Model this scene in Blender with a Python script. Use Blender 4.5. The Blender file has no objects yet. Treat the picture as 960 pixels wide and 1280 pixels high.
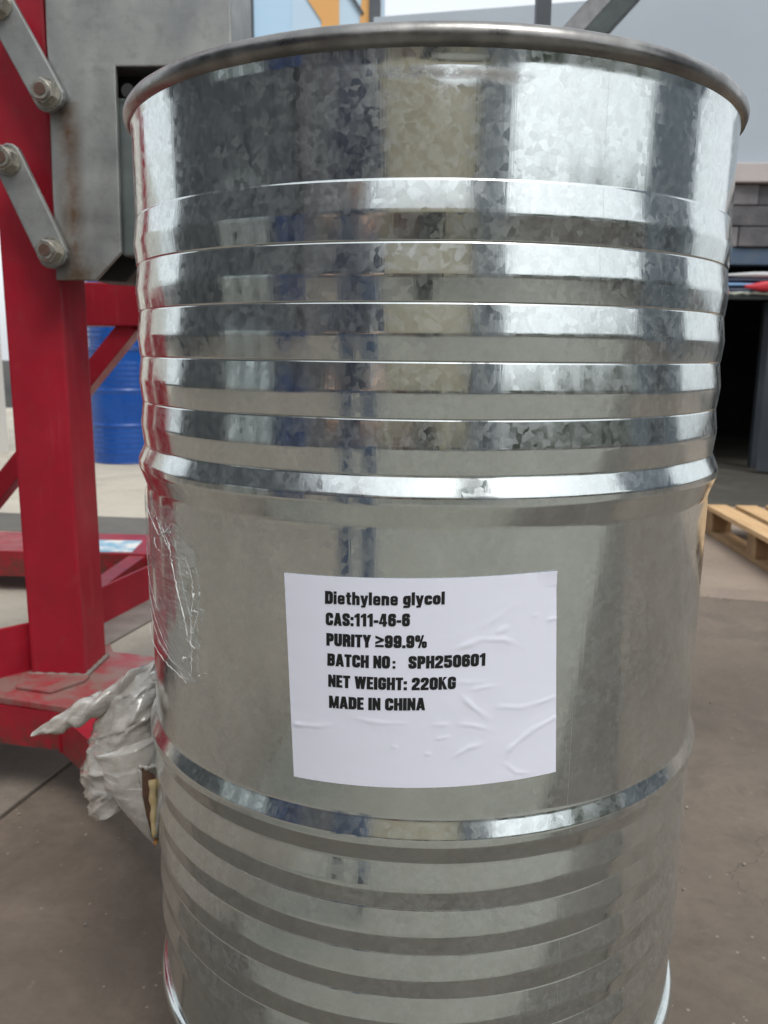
import bpy, bmesh, math, random
from mathutils import Vector, Matrix, noise
random.seed(7)
R = math.radians
scene = bpy.context.scene
col = scene.collection

# ------------------------------------------------------------------ camera
cam_d = bpy.data.cameras.new('camera')
cam = bpy.data.objects.new('camera', cam_d); col.objects.link(cam)
yaw, pit, roll = -.0477, -.1914, .0107
fw = Vector((math.sin(yaw)*math.cos(pit), math.cos(yaw)*math.cos(pit), math.sin(pit)))
rt = Vector((math.cos(yaw), -math.sin(yaw), 0)); up = rt.cross(fw)
r2 = rt*math.cos(roll)+up*math.sin(roll); u2 = up*math.cos(roll)-rt*math.sin(roll)
M = Matrix((( r2.x, u2.x, -fw.x, 0), (r2.y, u2.y, -fw.y, -.8785), (r2.z, u2.z, -fw.z, .8883), (0, 0, 0, 1)))
cam.matrix_world = M
cam_d.sensor_fit = 'VERTICAL'; cam_d.sensor_height = 32; cam_d.sensor_width = 24
cam_d.lens = 1033/1280*32
cam_d.clip_start = .02; cam_d.clip_end = 500
cam_d.dof.use_dof = True; cam_d.dof.focus_distance = .62; cam_d.dof.aperture_fstop = 11
scene.camera = cam

# ------------------------------------------------------------------ light: overcast day
SUN_EL, SUN_AZ = R(58), R(150)        # azimuth clockwise from +Y
w = bpy.data.worlds.new('World'); scene.world = w; w.use_nodes = True
nt = w.node_tree; nt.nodes.clear()
sky = nt.nodes.new('ShaderNodeTexSky'); sky.sky_type = 'NISHITA'; sky.sun_disc = False
sky.sun_elevation = SUN_EL; sky.sun_rotation = SUN_AZ; sky.air_density = 1.0; sky.dust_density = 4.0; sky.ozone_density = 1.0
hsv = nt.nodes.new('ShaderNodeHueSaturation'); hsv.inputs['Saturation'].default_value = .22
bg = nt.nodes.new('ShaderNodeBackground'); bg.inputs['Strength'].default_value = .15
out = nt.nodes.new('ShaderNodeOutputWorld')
nt.links.new(sky.outputs[0], hsv.inputs['Color']); cloud = nt.nodes.new('ShaderNodeMix'); cloud.data_type = 'RGBA'      # closed, even cloud cover over the clear-sky model
cloud.inputs[0].default_value = .5; cloud.inputs[7].default_value = (6.6, 7.0, 7.35, 1)
nt.links.new(hsv.outputs[0], cloud.inputs[6]); nt.links.new(cloud.outputs[2], bg.inputs['Color']); nt.links.new(bg.outputs[0], out.inputs[0])
sd = bpy.data.lights.new('sun', 'SUN'); sd.energy = 1.1; sd.angle = R(22); sd.color = (1, .96, .9)
sun = bpy.data.objects.new('sun', sd); col.objects.link(sun)
sdir = Vector((math.sin(SUN_AZ)*math.cos(SUN_EL), math.cos(SUN_AZ)*math.cos(SUN_EL), math.sin(SUN_EL)))
sun.rotation_euler = sdir.to_track_quat('Z', 'Y').to_euler()
vs = scene.view_settings
vs.view_transform = 'Standard'; vs.look = 'None'; vs.exposure = 0.4; vs.gamma = 1; vs.use_curve_mapping = False
scene.cycles.use_denoising = True
scene.cycles.max_bounces = 8; scene.cycles.transparent_max_bounces = 12

# ------------------------------------------------------------------ helpers
ORG = {}
def tag(o, label=None, cat=None, group=None, kind=None):
    for k, v in (('label', label), ('category', cat), ('group', group), ('kind', kind)):
        if v: o[k] = v
    return o
def thing(name, loc, label, cat, group=None):
    o = bpy.data.objects.new(name, None); col.objects.link(o); o.location = loc; o.empty_display_size = .1
    ORG[o.name] = Vector(loc)
    return tag(o, label, cat, group)
def link(name, me, mat, parent=None):
    o = bpy.data.objects.new(name, me); col.objects.link(o)
    if mat is not None and not me.materials:
        for m_ in (mat if isinstance(mat, (list, tuple)) else [mat]): me.materials.append(m_)
    ORG[o.name] = Vector((0, 0, 0))
    if parent is not None:
        o.parent = parent; ORG[o.name] = ORG[parent.name].copy()
    return o
class MB:
    """gathers faces in world coordinates; build() links them as ONE object"""
    def __init__(s): s.v = []; s.f = []; s.sm = []
    def add(s, vs_, fs, smooth=False):
        b = len(s.v); s.v += [Vector(p) for p in vs_]
        for f in fs: s.f.append([b+i for i in f]); s.sm.append(smooth)
    def box(s, x0, x1, y0, y1, z0, z1, bev=0):
        if bev:
            bm = bmesh.new(); bmesh.ops.create_cube(bm, size=1)
            for v in bm.verts: v.co = Vector(((x0+x1)/2+v.co.x*(x1-x0), (y0+y1)/2+v.co.y*(y1-y0), (z0+z1)/2+v.co.z*(z1-z0)))
            bmesh.ops.bevel(bm, geom=bm.edges[:], offset=bev, segments=2, affect='EDGES', profile=.6)
            s.bm(bm); return
        p = [(x0,y0,z0),(x1,y0,z0),(x1,y1,z0),(x0,y1,z0),(x0,y0,z1),(x1,y0,z1),(x1,y1,z1),(x0,y1,z1)]
        s.add(p, [(0,3,2,1),(4,5,6,7),(0,1,5,4),(1,2,6,5),(2,3,7,6),(3,0,4,7)])
    def bm(s, bm, mat=None, smooth=False):
        bm.verts.index_update()
        s.add([(mat @ v.co) if mat else v.co.copy() for v in bm.verts], [[v.index for v in f.verts] for f in bm.faces], smooth); bm.free()
    def bar(s, a, b, wx, wz, upv=(0,0,1), bev=0):
        a, b = Vector(a), Vector(b); d = (b-a); L = d.length; d.normalize()
        sx = d.cross(Vector(upv)).normalized(); sz = sx.cross(d)
        bm = bmesh.new(); bmesh.ops.create_cube(bm, size=1)
        for v in bm.verts: v.co = (a+b)/2 + d*(v.co.y*L) + sx*(v.co.x*wx) + sz*(v.co.z*wz)
        if bev: bmesh.ops.bevel(bm, geom=bm.edges[:], offset=bev, segments=2, affect='EDGES', profile=.6)
        bmesh.ops.recalc_face_normals(bm, faces=bm.faces[:])
        s.bm(bm)
    def prism(s, pts, axis, a0, a1, bev=0):
        """polygon pts extruded; axis 'y': pts are (x,z); axis 'z': pts are (x,y)"""
        mk = (lambda p, a: (p[0], a, p[1])) if axis == 'y' else (lambda p, a: (p[0], p[1], a))
        bm = bmesh.new()
        A = [bm.verts.new(mk(p, a0)) for p in pts]; B = [bm.verts.new(mk(p, a1)) for p in pts]
        bm.faces.new(A); bm.faces.new(B[::-1]); n = len(pts)
        for i in range(n): bm.faces.new((A[i], B[i], B[(i+1)%n], A[(i+1)%n]))
        bmesh.ops.recalc_face_normals(bm, faces=bm.faces[:])
        if bev: bmesh.ops.bevel(bm, geom=bm.edges[:], offset=bev, segments=2, affect='EDGES', profile=.6)
        bmesh.ops.triangulate(bm, faces=[f for f in bm.faces if len(f.verts) > 4])
        s.bm(bm)
    def cyl(s, a, b, r0, r1=None, n=24, caps=True, smooth=True):
        a, b = Vector(a), Vector(b); r1 = r0 if r1 is None else r1
        d = (b-a).normalized(); x = d.orthogonal().normalized(); y = d.cross(x)
        P = []
        for c, r in ((a, r0), (b, r1)):
            P += [c + (x*math.cos(2*math.pi*i/n)+y*math.sin(2*math.pi*i/n))*r for i in range(n)]
        s.add(P, [(i, (i+1)%n, n+(i+1)%n, n+i) for i in range(n)], smooth)
        if caps: s.add(P, [tuple(range(n))[::-1], tuple(range(n, 2*n))])
    def tube(s, pts, rad, n=6):
        pts = [Vector(p) for p in pts]; rings = []
        for i, p in enumerate(pts):
            d = (pts[min(i+1, len(pts)-1)]-pts[max(i-1, 0)]).normalized()
            x = d.cross(Vector((.3, .2, .93))).normalized(); y = d.cross(x)
            r = rad(i/(len(pts)-1)) if callable(rad) else rad
            rings.append([p+(x*math.cos(2*math.pi*k/n)+y*math.sin(2*math.pi*k/n))*r for k in range(n)])
        P = [q for r_ in rings for q in r_]; F = []
        for i in range(len(pts)-1):
            F += [(i*n+k, i*n+(k+1)%n, (i+1)*n+(k+1)%n, (i+1)*n+k) for k in range(n)]
        F += [tuple(range(n))[::-1], tuple((len(pts)-1)*n+k for k in range(n))]
        s.add(P, F, True)
    def build(s, name, mat, parent=None, label=None):
        o_ = ORG[parent.name] if parent is not None else Vector((0, 0, 0))
        me = bpy.data.meshes.new(name)
        me.from_pydata([tuple(v-o_) for v in s.v], [], s.f)
        me.polygons.foreach_set('use_smooth', s.sm); me.update()
        o = link(name, me, mat, parent)
        if label: o['label'] = label
        return o
def copy_tree(o, parent=None):
    c = o.copy(); col.objects.link(c)
    if parent is not None: c.parent = parent
    for ch in list(o.children): copy_tree(ch, c)
    return c

# ------------------------------------------------------------------ materials
class NT:
    def __init__(s, name):
        s.m = bpy.data.materials.new(name); s.m.use_nodes = True; s.t = s.m.node_tree
        s.p = s.t.nodes['Principled BSDF']; s.o = s.t.nodes['Material Output']
        s.tc = s.t.nodes.new('ShaderNodeTexCoord')
    def n(s, kind, **kw):
        x = s.t.nodes.new('ShaderNode'+kind)
        for k, v in kw.items():
            if k in x.inputs: x.inputs[k].default_value = v
            else: setattr(x, k, v)
        return x
    def l(s, a, b): s.t.links.new(a, b)
    def noise(s, scale, detail=4, rough=.55, vec=None, dist=0):
        x = s.n('TexNoise', Scale=scale, Detail=detail, Roughness=rough, Distortion=dist)
        s.l(vec if vec is not None else s.tc.outputs['Object'], x.inputs['Vector']); return x.outputs['Fac']
    def ramp(s, fac, stops):
        x = s.t.nodes.new('ShaderNodeValToRGB'); e = x.color_ramp.elements
        while len(e) > 1: e.remove(e[-1])
        for i, (p, c) in enumerate(stops):
            el = e[0] if i == 0 else e.new(p)
            el.position = p; el.color = (c, c, c, 1) if isinstance(c, (int, float)) else (*c, 1)
        s.l(fac, x.inputs['Fac']); return x.outputs['Color']
    def mix(s, fac, a, b):
        x = s.t.nodes.new('ShaderNodeMix'); x.data_type = 'RGBA'
        for sock, val in ((x.inputs[0], fac), (x.inputs[6], a), (x.inputs[7], b)):
            if hasattr(val, 'is_output'): s.l(val, sock)
            elif isinstance(val, (int, float)): sock.default_value = val
            else: sock.default_value = (*val, 1)
        return x.outputs[2]
    def math(s, op, a, b=0., c=None):
        x = s.t.nodes.new('ShaderNodeMath'); x.operation = op
        for i, v in enumerate((a, b) if c is None else (a, b, c)):
            if hasattr(v, 'is_output'): s.l(v, x.inputs[i])
            else: x.inputs[i].default_value = v
        return x.outputs[0]
    def bump(s, h, strength, dist, normal=None):
        x = s.n('Bump', Strength=strength, Distance=dist); s.l(h, x.inputs['Height'])
        if normal is not None: s.l(normal, x.inputs['Normal'])
        return x.outputs['Normal']
    def set(s, base=None, rough=None, metal=None, normal=None, **kw):
        for k, v in (('Base Color', base), ('Roughness', rough), ('Metallic', metal), ('Normal', normal)):
            if v is None: continue
            if hasattr(v, 'is_output'): s.l(v, s.p.inputs[k])
            else: s.p.inputs[k].default_value = (*v, 1) if isinstance(v, (tuple, list)) else v
        for k, v in kw.items(): s.p.inputs[k].default_value = v
        return s.m
def simple(name, c1, c2, scale=8, rough=.6, metal=0, bscale=60, bstr=.2, bdist=.002, rr=.1, **kw):
    t = NT(name)
    f = t.ramp(t.noise(scale, 6), [(.3, 0), (.7, 1)])
    b = t.mix(f, c1, c2)
    nr = t.bump(t.noise(bscale, 4), bstr, bdist)
    rg = t.ramp(t.noise(scale*2.3, 4), [(.3, max(0.02, rough-rr)), (.7, min(1, rough+rr))])
    return t.set(b, rg, metal, nr, **kw)

def galvanized(name, smear=False, lo=(.56, .60, .595), hi=(.72, .765, .755), r0=.08, r1=.20, scale=185, wave=.0011):
    t = NT(name); ob = t.tc.outputs['Object']
    # spangle: crystal flakes with ragged borders
    nz = t.n('TexNoise', Scale=110., Detail=5.); t.l(ob, nz.inputs['Vector'])
    sub = t.n('VectorMath', operation='SUBTRACT'); t.l(nz.outputs['Color'], sub.inputs[0]); sub.inputs[1].default_value = (.5, .5, .5)
    sc = t.n('VectorMath', operation='SCALE'); t.l(sub.outputs[0], sc.inputs[0]); sc.inputs['Scale'].default_value = .0075
    ad = t.n('VectorMath', operation='ADD'); t.l(ob, ad.inputs[0]); t.l(sc.outputs[0], ad.inputs[1])
    vo = t.n('TexVoronoi', Scale=float(scale)); t.l(ad.outputs[0], vo.inputs['Vector'])
    sep = t.n('SeparateColor'); t.l(vo.outputs['Color'], sep.inputs[0])
    vo2 = t.n('TexVoronoi', Scale=float(scale)*2.3); t.l(ad.outputs[0], vo2.inputs['Vector'])
    sep2 = t.n('SeparateColor'); t.l(vo2.outputs['Color'], sep2.inputs[0])
    big = t.noise(5, 4); mid = t.noise(24, 6, .7)
    patch = t.ramp(t.noise(7, 4, .6), [(.34, .25), (.66, 1)])       # flakes show in some places more than in others
    fl = t.math('MULTIPLY', t.math('ADD', t.math('MULTIPLY', sep.outputs[0], .6), t.math('MULTIPLY', sep2.outputs[0], .4)), patch)
    base = t.mix(fl, hi, lo)
    bloom = t.math('MULTIPLY', t.ramp(mid, [(.46, 0), (.74, 1)]), t.ramp(sep2.outputs[1], [(.2, .2), (1, 1)]))
    base = t.mix(t.math('MULTIPLY', t.ramp(big, [(.5, 0), (.75, 1)]), .2), base, (.52, .53, .50))
    rg = t.math('ADD', t.math('MULTIPLY', sep.outputs[1], r1-r0), r0)
    if smear:       # grimy rub marks just under the rim
        sx = t.n('SeparateXYZ'); t.l(ob, sx.inputs[0])
        fr = t.math('LESS_THAN', sx.outputs[1], 0)
        for (cx, cz, wx, wz, th) in ((.0, .8605, .05, .005, .40), (.045, .8595, .026, .0065, .42), (-.02, .852, .085, .012, .58)):
            ex = t.math('POWER', t.math('DIVIDE', t.math('SUBTRACT', sx.outputs[0], cx), wx), 2.0)
            ez = t.math('POWER', t.math('DIVIDE', t.math('SUBTRACT', sx.outputs[2], cz), wz), 2.0)
            e = t.math('SUBTRACT', 1, t.math('MINIMUM', 1, t.math('ADD', ex, ez)))
            mk = t.math('MULTIPLY', t.math('MULTIPLY', e, fr), t.ramp(t.noise(60, 6, .7), [(th, 0), (th+.14, 1)]))
            base = t.mix(t.math('MULTIPLY', mk, .85), base, (.10, .085, .075) if th < .5 else (.50, .40, .40))
            rg = t.math('ADD', rg, t.math('MULTIPLY', mk, .25))
    mp = t.n('Mapping'); mp.inputs['Scale'].default_value = (1, 1, .03); t.l(ob, mp.inputs['Vector'])
    scr = t.n('TexNoise', Scale=420., Detail=2.); t.l(mp.outputs[0], scr.inputs['Vector'])
    n1 = t.bump(t.noise(3.2, 2, .4), 1.0, wave)
    n3 = t.bump(scr.outputs['Fac'], .3, .0001, n1)
    t.set(base, rg, 1.0, n3)
    # the matt zinc oxide skin scatters part of the light widely
    p2 = t.t.nodes.new('ShaderNodeBsdfPrincipled'); p2.inputs['Metallic'].default_value = 1.0
    t.l(t.mix(bloom, (.64, .68, .675), (.76, .79, .785)), p2.inputs['Base Color']); p2.inputs['Roughness'].default_value = .62
    t.l(n1, p2.inputs['Normal'])
    mx = t.n('MixShader')
    fac = t.math('ADD', t.math('ADD', .045, t.math('MULTIPLY', bloom, .10)), t.math('MULTIPLY', t.math('MULTIPLY', t.ramp(t.math('ADD', t.math('MULTIPLY', sep.outputs[2], .6), t.math('MULTIPLY', sep2.outputs[2], .4)), [(.36, 0), (.80, 1)]), patch), .19))
    t.l(fac, mx.inputs[0]); t.l(t.p.outputs[0], mx.inputs[1]); t.l(p2.outputs[0], mx.inputs[2]); t.l(mx.outputs[0], t.o.inputs[0])
    return t.m

def red_paint(name, dust=0.0):
    t = NT(name)
    base = t.mix(t.ramp(t.noise(9, 6, .6), [(.35, 0), (.7, 1)]), (.36, .010, .026), (.27, .010, .022))
    scuff = t.ramp(t.noise(30, 7, .75), [(.56, 0), (.80, 1)])
    base = t.mix(t.math('MULTIPLY', scuff, .45), base, (.22, .075, .075))
    if dust:
        d = t.ramp(t.noise(13, 7, .65, dist=.6), [(.62-dust*.35, 0), (.75-dust*.2, 1)])
        base = t.mix(t.math('MULTIPLY', d, .85), base, (.22, .17, .145))
    mp = t.n('Mapping'); mp.inputs['Scale'].default_value = (1, 1, .06); t.l(t.tc.outputs['Object'], mp.inputs['Vector'])
    base = t.mix(t.math('MULTIPLY', t.ramp(t.noise(60, 3, .6, mp.outputs[0]), [(.60, 0), (.72, 1)]), .18), base, (.45, .10, .11))
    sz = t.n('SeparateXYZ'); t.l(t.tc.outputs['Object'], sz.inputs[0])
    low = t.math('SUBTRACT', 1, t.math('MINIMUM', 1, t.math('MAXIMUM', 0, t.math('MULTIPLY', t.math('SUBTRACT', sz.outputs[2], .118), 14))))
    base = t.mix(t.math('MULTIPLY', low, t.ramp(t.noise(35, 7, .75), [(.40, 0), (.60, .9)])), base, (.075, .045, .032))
    chip = t.ramp(t.noise(70, 5, .6), [(.725, 0), (.745, 1)])
    base = t.mix(chip, base, (.10, .075, .07))
    n1 = t.bump(t.noise(150, 3), .12, .0006)
    return t.set(base, t.ramp(t.noise(12, 5), [(.3, .30), (.7, .5)]), 0, n1, **{'Specular IOR Level': .4})

def worn_steel(name, rust=False):
    t = NT(name); ob = t.tc.outputs['Object']
    base = t.mix(t.ramp(t.noise(7, 7, .65), [(.3, 0), (.7, 1)]), (.25, .265, .27), (.43, .44, .42))
    base = t.mix(t.math('MULTIPLY', t.ramp(t.noise(24, 7, .75), [(.5, 0), (.68, 1)]), .5), base, (.20, .20, .195))
    if rust:
        sx = t.n('SeparateXYZ'); t.l(ob, sx.inputs[0])
        g = t.math('SUBTRACT', 1, t.math('MINIMUM', 1, t.math('ABSOLUTE', t.math('MULTIPLY', t.math('ADD', sx.outputs[0], -.045), 32))))   # run below the link bolt
        zr = t.math('MULTIPLY', t.math('LESS_THAN', sx.outputs[2], .31), 1.0)
        f = t.math('MULTIPLY', t.math('MULTIPLY', g, zr), t.ramp(t.noise(22, 6, .7), [(.3, .15), (.65, 1)]))
        base = t.mix(f, base, (.15, .075, .03))
        zb = t.math('SUBTRACT', 1, t.math('MINIMUM', 1, t.math('MULTIPLY', t.math('ABSOLUTE', sx.outputs[2]), 22)))
        base = t.mix(t.math('MULTIPLY', zb, t.ramp(t.noise(30, 6, .7), [(.35, 0), (.7, 1)])), base, (.13, .085, .05))
    n1 = t.bump(t.noise(90, 4), .25, .0006)
    return t.set(base, t.ramp(t.noise(15, 5), [(.3, .34), (.7, .58)]), .75, n1)

def concrete(name, c1, c2, stain, amount=.5, pebble=.5):
    t = NT(name); ob = t.tc.outputs['Object']
    base = t.mix(t.ramp(t.noise(1.3, 8, .62), [(.32, 0), (.68, 1)]), c1, c2)
    base = t.mix(t.math('MULTIPLY', t.ramp(t.noise(2.7, 7, .7, dist=.8), [(.48, 0), (.68, 1)]), amount), base, stain)
    base = t.mix(t.math('MULTIPLY', t.ramp(t.noise(45, 6, .75), [(.45, 0), (.75, 1)]), .35), base, tuple(x*.6 for x in c1))
    base = t.mix(t.math('MULTIPLY', t.ramp(t.noise(9, 6, .7, dist=1.2), [(.66, 0), (.74, 1)]), .45), base, tuple(min(.7, x*1.9+.03) for x in c2))
    vo = t.n('TexVoronoi', Scale=55., Randomness=1.); t.l(ob, vo.inputs['Vector'])
    sp = t.math('LESS_THAN', vo.outputs['Distance'], .13)
    sep = t.n('SeparateColor'); t.l(vo.outputs['Color'], sep.inputs[0])
    sp = t.math('MULTIPLY', sp, t.math('GREATER_THAN', sep.outputs[0], .80))
    base = t.mix(t.math('MULTIPLY', sp, pebble), base, (.36, .31, .25))
    dn = t.n('TexNoise', Scale=3.5, Detail=6., Roughness=.6); t.l(ob, dn.inputs['Vector'])
    sc = t.n('VectorMath', operation='SCALE'); t.l(dn.outputs['Color'], sc.inputs[0]); sc.inputs['Scale'].default_value = .55
    ad = t.n('VectorMath', operation='ADD'); t.l(ob, ad.inputs[0]); t.l(sc.outputs[0], ad.inputs[1])
    ve = t.n('TexVoronoi', Scale=1.1, feature='DISTANCE_TO_EDGE'); t.l(ad.outputs[0], ve.inputs['Vector'])
    ck = t.math('MULTIPLY', t.math('LESS_THAN', ve.outputs['Distance'], .0035), t.ramp(t.noise(1.7, 3), [(.46, 0), (.56, 1)]))
    base = t.mix(t.math('MULTIPLY', ck, .3), base, (.035, .03, .025))
    n1 = t.bump(t.noise(60, 8, .7), .35, .004)
    n2 = t.bump(t.noise(4, 4), .3, .01, n1)
    return t.set(base, t.ramp(t.noise(3, 5), [(.3, .62), (.7, .9)]), 0, n2)

M_drum = galvanized('galvanised_steel', True)
M_rim = simple('worn_rim_steel', (.17, .165, .16), (.36, .355, .34), 26, .34, 1.0, 120, .25, .0006)
M_seam = simple('weld_seam', (.42, .43, .43), (.55, .55, .54), 60, .35, 1.0)
M_red = red_paint('red_paint'); M_reddust = red_paint('dusty_red_paint', .9); M_redmid = red_paint('scuffed_red_paint', 0)
M_dirt = simple('dust_grey_steel', (.17, .145, .125), (.25, .22, .20), 20, .8)
M_plate = worn_steel('gripper_steel', True); M_link = worn_steel('link_steel')
M_nut = simple('zinc_nut', (.40, .39, .35), (.55, .53, .47), 60, .32, .9, 200, .2, .0004)
M_bolt = simple('rusty_bolt_end', (.10, .06, .045), (.17, .11, .09), 120, .6, .6)
M_darkst = simple('dark_jaw_steel', (.045, .055, .055), (.10, .12, .12), 14, .45, .6)
M_jaw = simple('jaw_grey_steel', (.10, .125, .122), (.20, .23, .225), 12, .42, .5)
M_black = simple('black_rubber', (.010, .010, .011), (.02, .02, .021), 14, .6)
M_ink = simple('printing_ink', (.006, .006, .007), (.009, .009, .010), 20, .5)
M_blue = simple('blue_drum_paint', (.006, .055, .26), (.008, .075, .33), 4, .28, 0, 30, .15, .001)
M_bluerim = simple('blue_rim_paint', (.006, .045, .22), (.008, .06, .27), 4, .35)
M_dullblue = simple('dull_blue_paint', (.012, .035, .12), (.02, .05, .16), 3, .5)
M_wood = None
M_conc_brown = concrete('brown_concrete', (.110, .089, .069), (.190, .153, .120), (.060, .049, .039), .6)
M_conc_mid = concrete('reddish_concrete', (.22, .170, .132), (.30, .24, .19), (.13, .10, .08), .35, .2)
M_conc_lbrown = concrete('worn_brown_concrete', (.17, .145, .118), (.25, .215, .178), (.10, .082, .066), .55)
M_conc_shade = concrete('shade_toned_concrete', (.065, .056, .045), (.115, .097, .078), (.04, .034, .028), .5)  # shade on the ground before the drum, put into the slab colour
M_conc_grey = concrete('olive_grey_concrete', (.200, .192, .162), (.265, .255, .217), (.14, .128, .105), .4, .3)
M_conc_pale = concrete('pale_concrete', (.42, .38, .31), (.52, .48, .40), (.26, .23, .19), .45, .2)
M_conc_dark = concrete('doorway_shade_concrete', (.045, .042, .034), (.085, .078, .062), (.03, .028, .024), .5, .1)  # roof shade at the doorway, put into the floor colour
M_asph = concrete('dark_strip', (.10, .092, .080), (.15, .14, .125), (.06, .055, .05), .4, .1)
M_sub = simple('joint_dirt', (.02, .017, .014), (.04, .034, .028), 10, .9)
M_cladding = simple('blue_grey_cladding', (.37, .43, .485), (.43, .49, .545), .9, .5, 0, 2, .1, .01)
M_ledge = simple('pinkish_render', (.46, .42, .41), (.54, .50, .48), 3, .85)
M_block = simple('grey_block', (.075, .078, .088), (.17, .165, .17), 7, .9, 0, 50, .6, .01)
M_block2 = simple('pale_grey_block', (.14, .14, .15), (.27, .26, .265), 7, .9, 0, 50, .6, .01)
M_lintel = simple('blue_lintel_paint', (.05, .10, .18), (.10, .13, .17), 6, .6)
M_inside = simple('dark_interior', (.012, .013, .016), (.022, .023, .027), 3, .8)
M_door = simple('dark_door', (.045, .055, .07), (.075, .085, .10), 3, .5)
M_skyblue = simple('pale_blue_render', (.40, .58, .74), (.44, .62, .78), 1, .7)
M_skyblue2 = simple('pale_grey_blue_render', (.46, .60, .72), (.50, .64, .75), 1, .7)
M_orange = simple('orange_render', (.66, .34, .11), (.70, .38, .13), 1, .7)
M_pipe = simple('dark_pipe', (.05, .06, .075), (.08, .09, .10), 3, .5)
M_white = simple('white_render', (.72, .71, .66), (.78, .77, .72), 1, .8)
M_cream = simple('cream_render', (.60, .50, .34), (.68, .58, .41), .6, .85)
M_shed = simple('dark_shed_sheet', (.030, .036, .044), (.055, .062, .070), .5, .6)
M_mauve = simple('mauve_grey_render', (.10, .095, .105), (.14, .13, .14), .5, .8)
M_tower = simple('grey_block_tower', (.20, .22, .24), (.26, .28, .30), .5, .8)
M_rust = simple('brick_red_shutter', (.16, .08, .065), (.22, .12, .10), .8, .7)
M_slate = simple('slate_blue_sheet', (.16, .20, .24), (.22, .26, .30), .5, .6)
M_leaf = simple('leaf_green', (.035, .065, .020), (.08, .12, .035), 2, .6)
M_bark = simple('bark', (.07, .05, .035), (.12, .09, .065), 8, .9)
M_post = simple('galvanised_post', (.15, .155, .165), (.34, .345, .35), 14, .5, .6, 60, .3, .001)
M_tarpw = simple('white_tarp', (.55, .57, .60), (.66, .68, .70), 4, .5)
M_tarpb = simple('light_blue_tarp', (.16, .32, .58), (.22, .38, .64), 4, .5)
M_tarpr = simple('red_tarp', (.48, .02, .035), (.58, .03, .05), 4, .5)
M_tarpn = simple('navy_tarp', (.02, .03, .07), (.035, .045, .09), 4, .5)
M_rope = simple('pale_rope', (.40, .44, .38), (.55, .58, .50), 20, .8)

def wood_mat():
    t = NT('pallet_wood'); ob = t.tc.outputs['Object']
    mp = t.n('Mapping'); mp.inputs['Scale'].default_value = (14, 1.1, 14); t.l(ob, mp.inputs['Vector'])
    g = t.n('TexNoise', Scale=4., Detail=6., Roughness=.6); t.l(mp.outputs[0], g.inputs['Vector'])
    base = t.mix(t.ramp(g.outputs['Fac'], [(.3, 0), (.7, 1)]), (.50, .31, .15), (.66, .45, .24))
    base = t.mix(t.math('MULTIPLY', t.ramp(t.noise(5, 5, .7), [(.5, 0), (.75, 1)]), .4), base, (.30, .19, .10))
    return t.set(base, .75, 0, t.bump(g.outputs['Fac'], .4, .002))
M_wood = wood_mat()
M_woodd = simple('aged_pallet_wood', (.20, .125, .06), (.33, .21, .11), 9, .8, 0, 60, .4, .002)

def film_mat(name, white=.12, gloss=.5, col_=(.85, .86, .86)):
    t = NT(name)
    tr = t.n('BsdfTransparent'); tr.inputs[0].default_value = (.97, .98, .97, 1)
    mixs = t.n('MixShader')
    mp = t.n('Mapping'); mp.inputs['Rotation'].default_value = (.5, .6, .3); mp.inputs['Scale'].default_value = (1, 1, 5); t.l(t.tc.outputs['Object'], mp.inputs['Vector']); wr = t.noise(55, 6, .7, mp.outputs[0], .6)
    f = t.ramp(wr, [(.35, white*.4), (.62, white), (.74, min(1, white+gloss))])
    t.l(f, mixs.inputs[0]); t.l(tr.outputs[0], mixs.inputs[1]); t.l(t.p.outputs[0], mixs.inputs[2])
    t.l(mixs.outputs[0], t.o.inputs[0])
    vc = t.n('TexVoronoi', Scale=70.); t.l(mp.outputs[0], vc.inputs['Vector'])
    t.set(col_, .10, 0, t.bump(vc.outputs['Distance'], .6, .003, t.bump(wr, .6, .002)), **{'Specular IOR Level': .7})
    return t.m
M_film = film_mat('stretch_film', .22, .50)
M_crease = simple('film_crease', (.80, .82, .82), (.90, .92, .92), 50, .3)
def wrap_mat():
    t = NT('dirty_stretch_wrap'); ob = t.tc.outputs['Object']
    mp = t.n('Mapping'); mp.inputs['Rotation'].default_value = (.35, .55, .2); mp.inputs['Scale'].default_value = (1, 1, 5.5); t.l(ob, mp.inputs['Vector'])
    pl = t.noise(15, 4, .55, mp.outputs[0], .8)
    base = t.mix(t.ramp(t.noise(28, 7, .7, dist=.7), [(.3, 0), (.7, 1)]), (.46, .425, .375), (.64, .615, .57))
    base = t.mix(t.ramp(pl, [(.54, 0), (.68, .8)]), base, (.82, .81, .79))
    base = t.mix(t.math('MULTIPLY', t.ramp(t.noise(13, 6, .75), [(.47, 0), (.68, 1)]), .6), base, (.21, .175, .145))
    n0 = t.bump(pl, .35, .004)
    return t.set(base, t.ramp(t.noise(40, 4), [(.3, .10), (.7, .26)]), 0, n0, **{'Specular IOR Level': .8, 'Coat Weight': 1.0, 'Coat Roughness': .05, 'Transmission Weight': .28, 'IOR': 1.25})
M_wrap = wrap_mat()
M_core = simple('yellowed_core', (.50, .36, .16), (.62, .50, .30), 60, .6)
M_hole = simple('brown_gap', (.06, .030, .018), (.12, .06, .035), 60, .8)
M_paper = simple('white_paper', (.77, .79, .90), (.79, .81, .92), 3, .55, 0, 300, .08, .0003)
M_sticker = None
def sticker_mat():
    t = NT('faded_sticker')
    f = t.ramp(t.noise(14, 5, .6), [(.42, 0), (.56, 1)])
    return t.set(t.mix(f, (.70, .70, .68), (.22, .42, .56)), .5)
M_sticker = sticker_mat()

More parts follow.
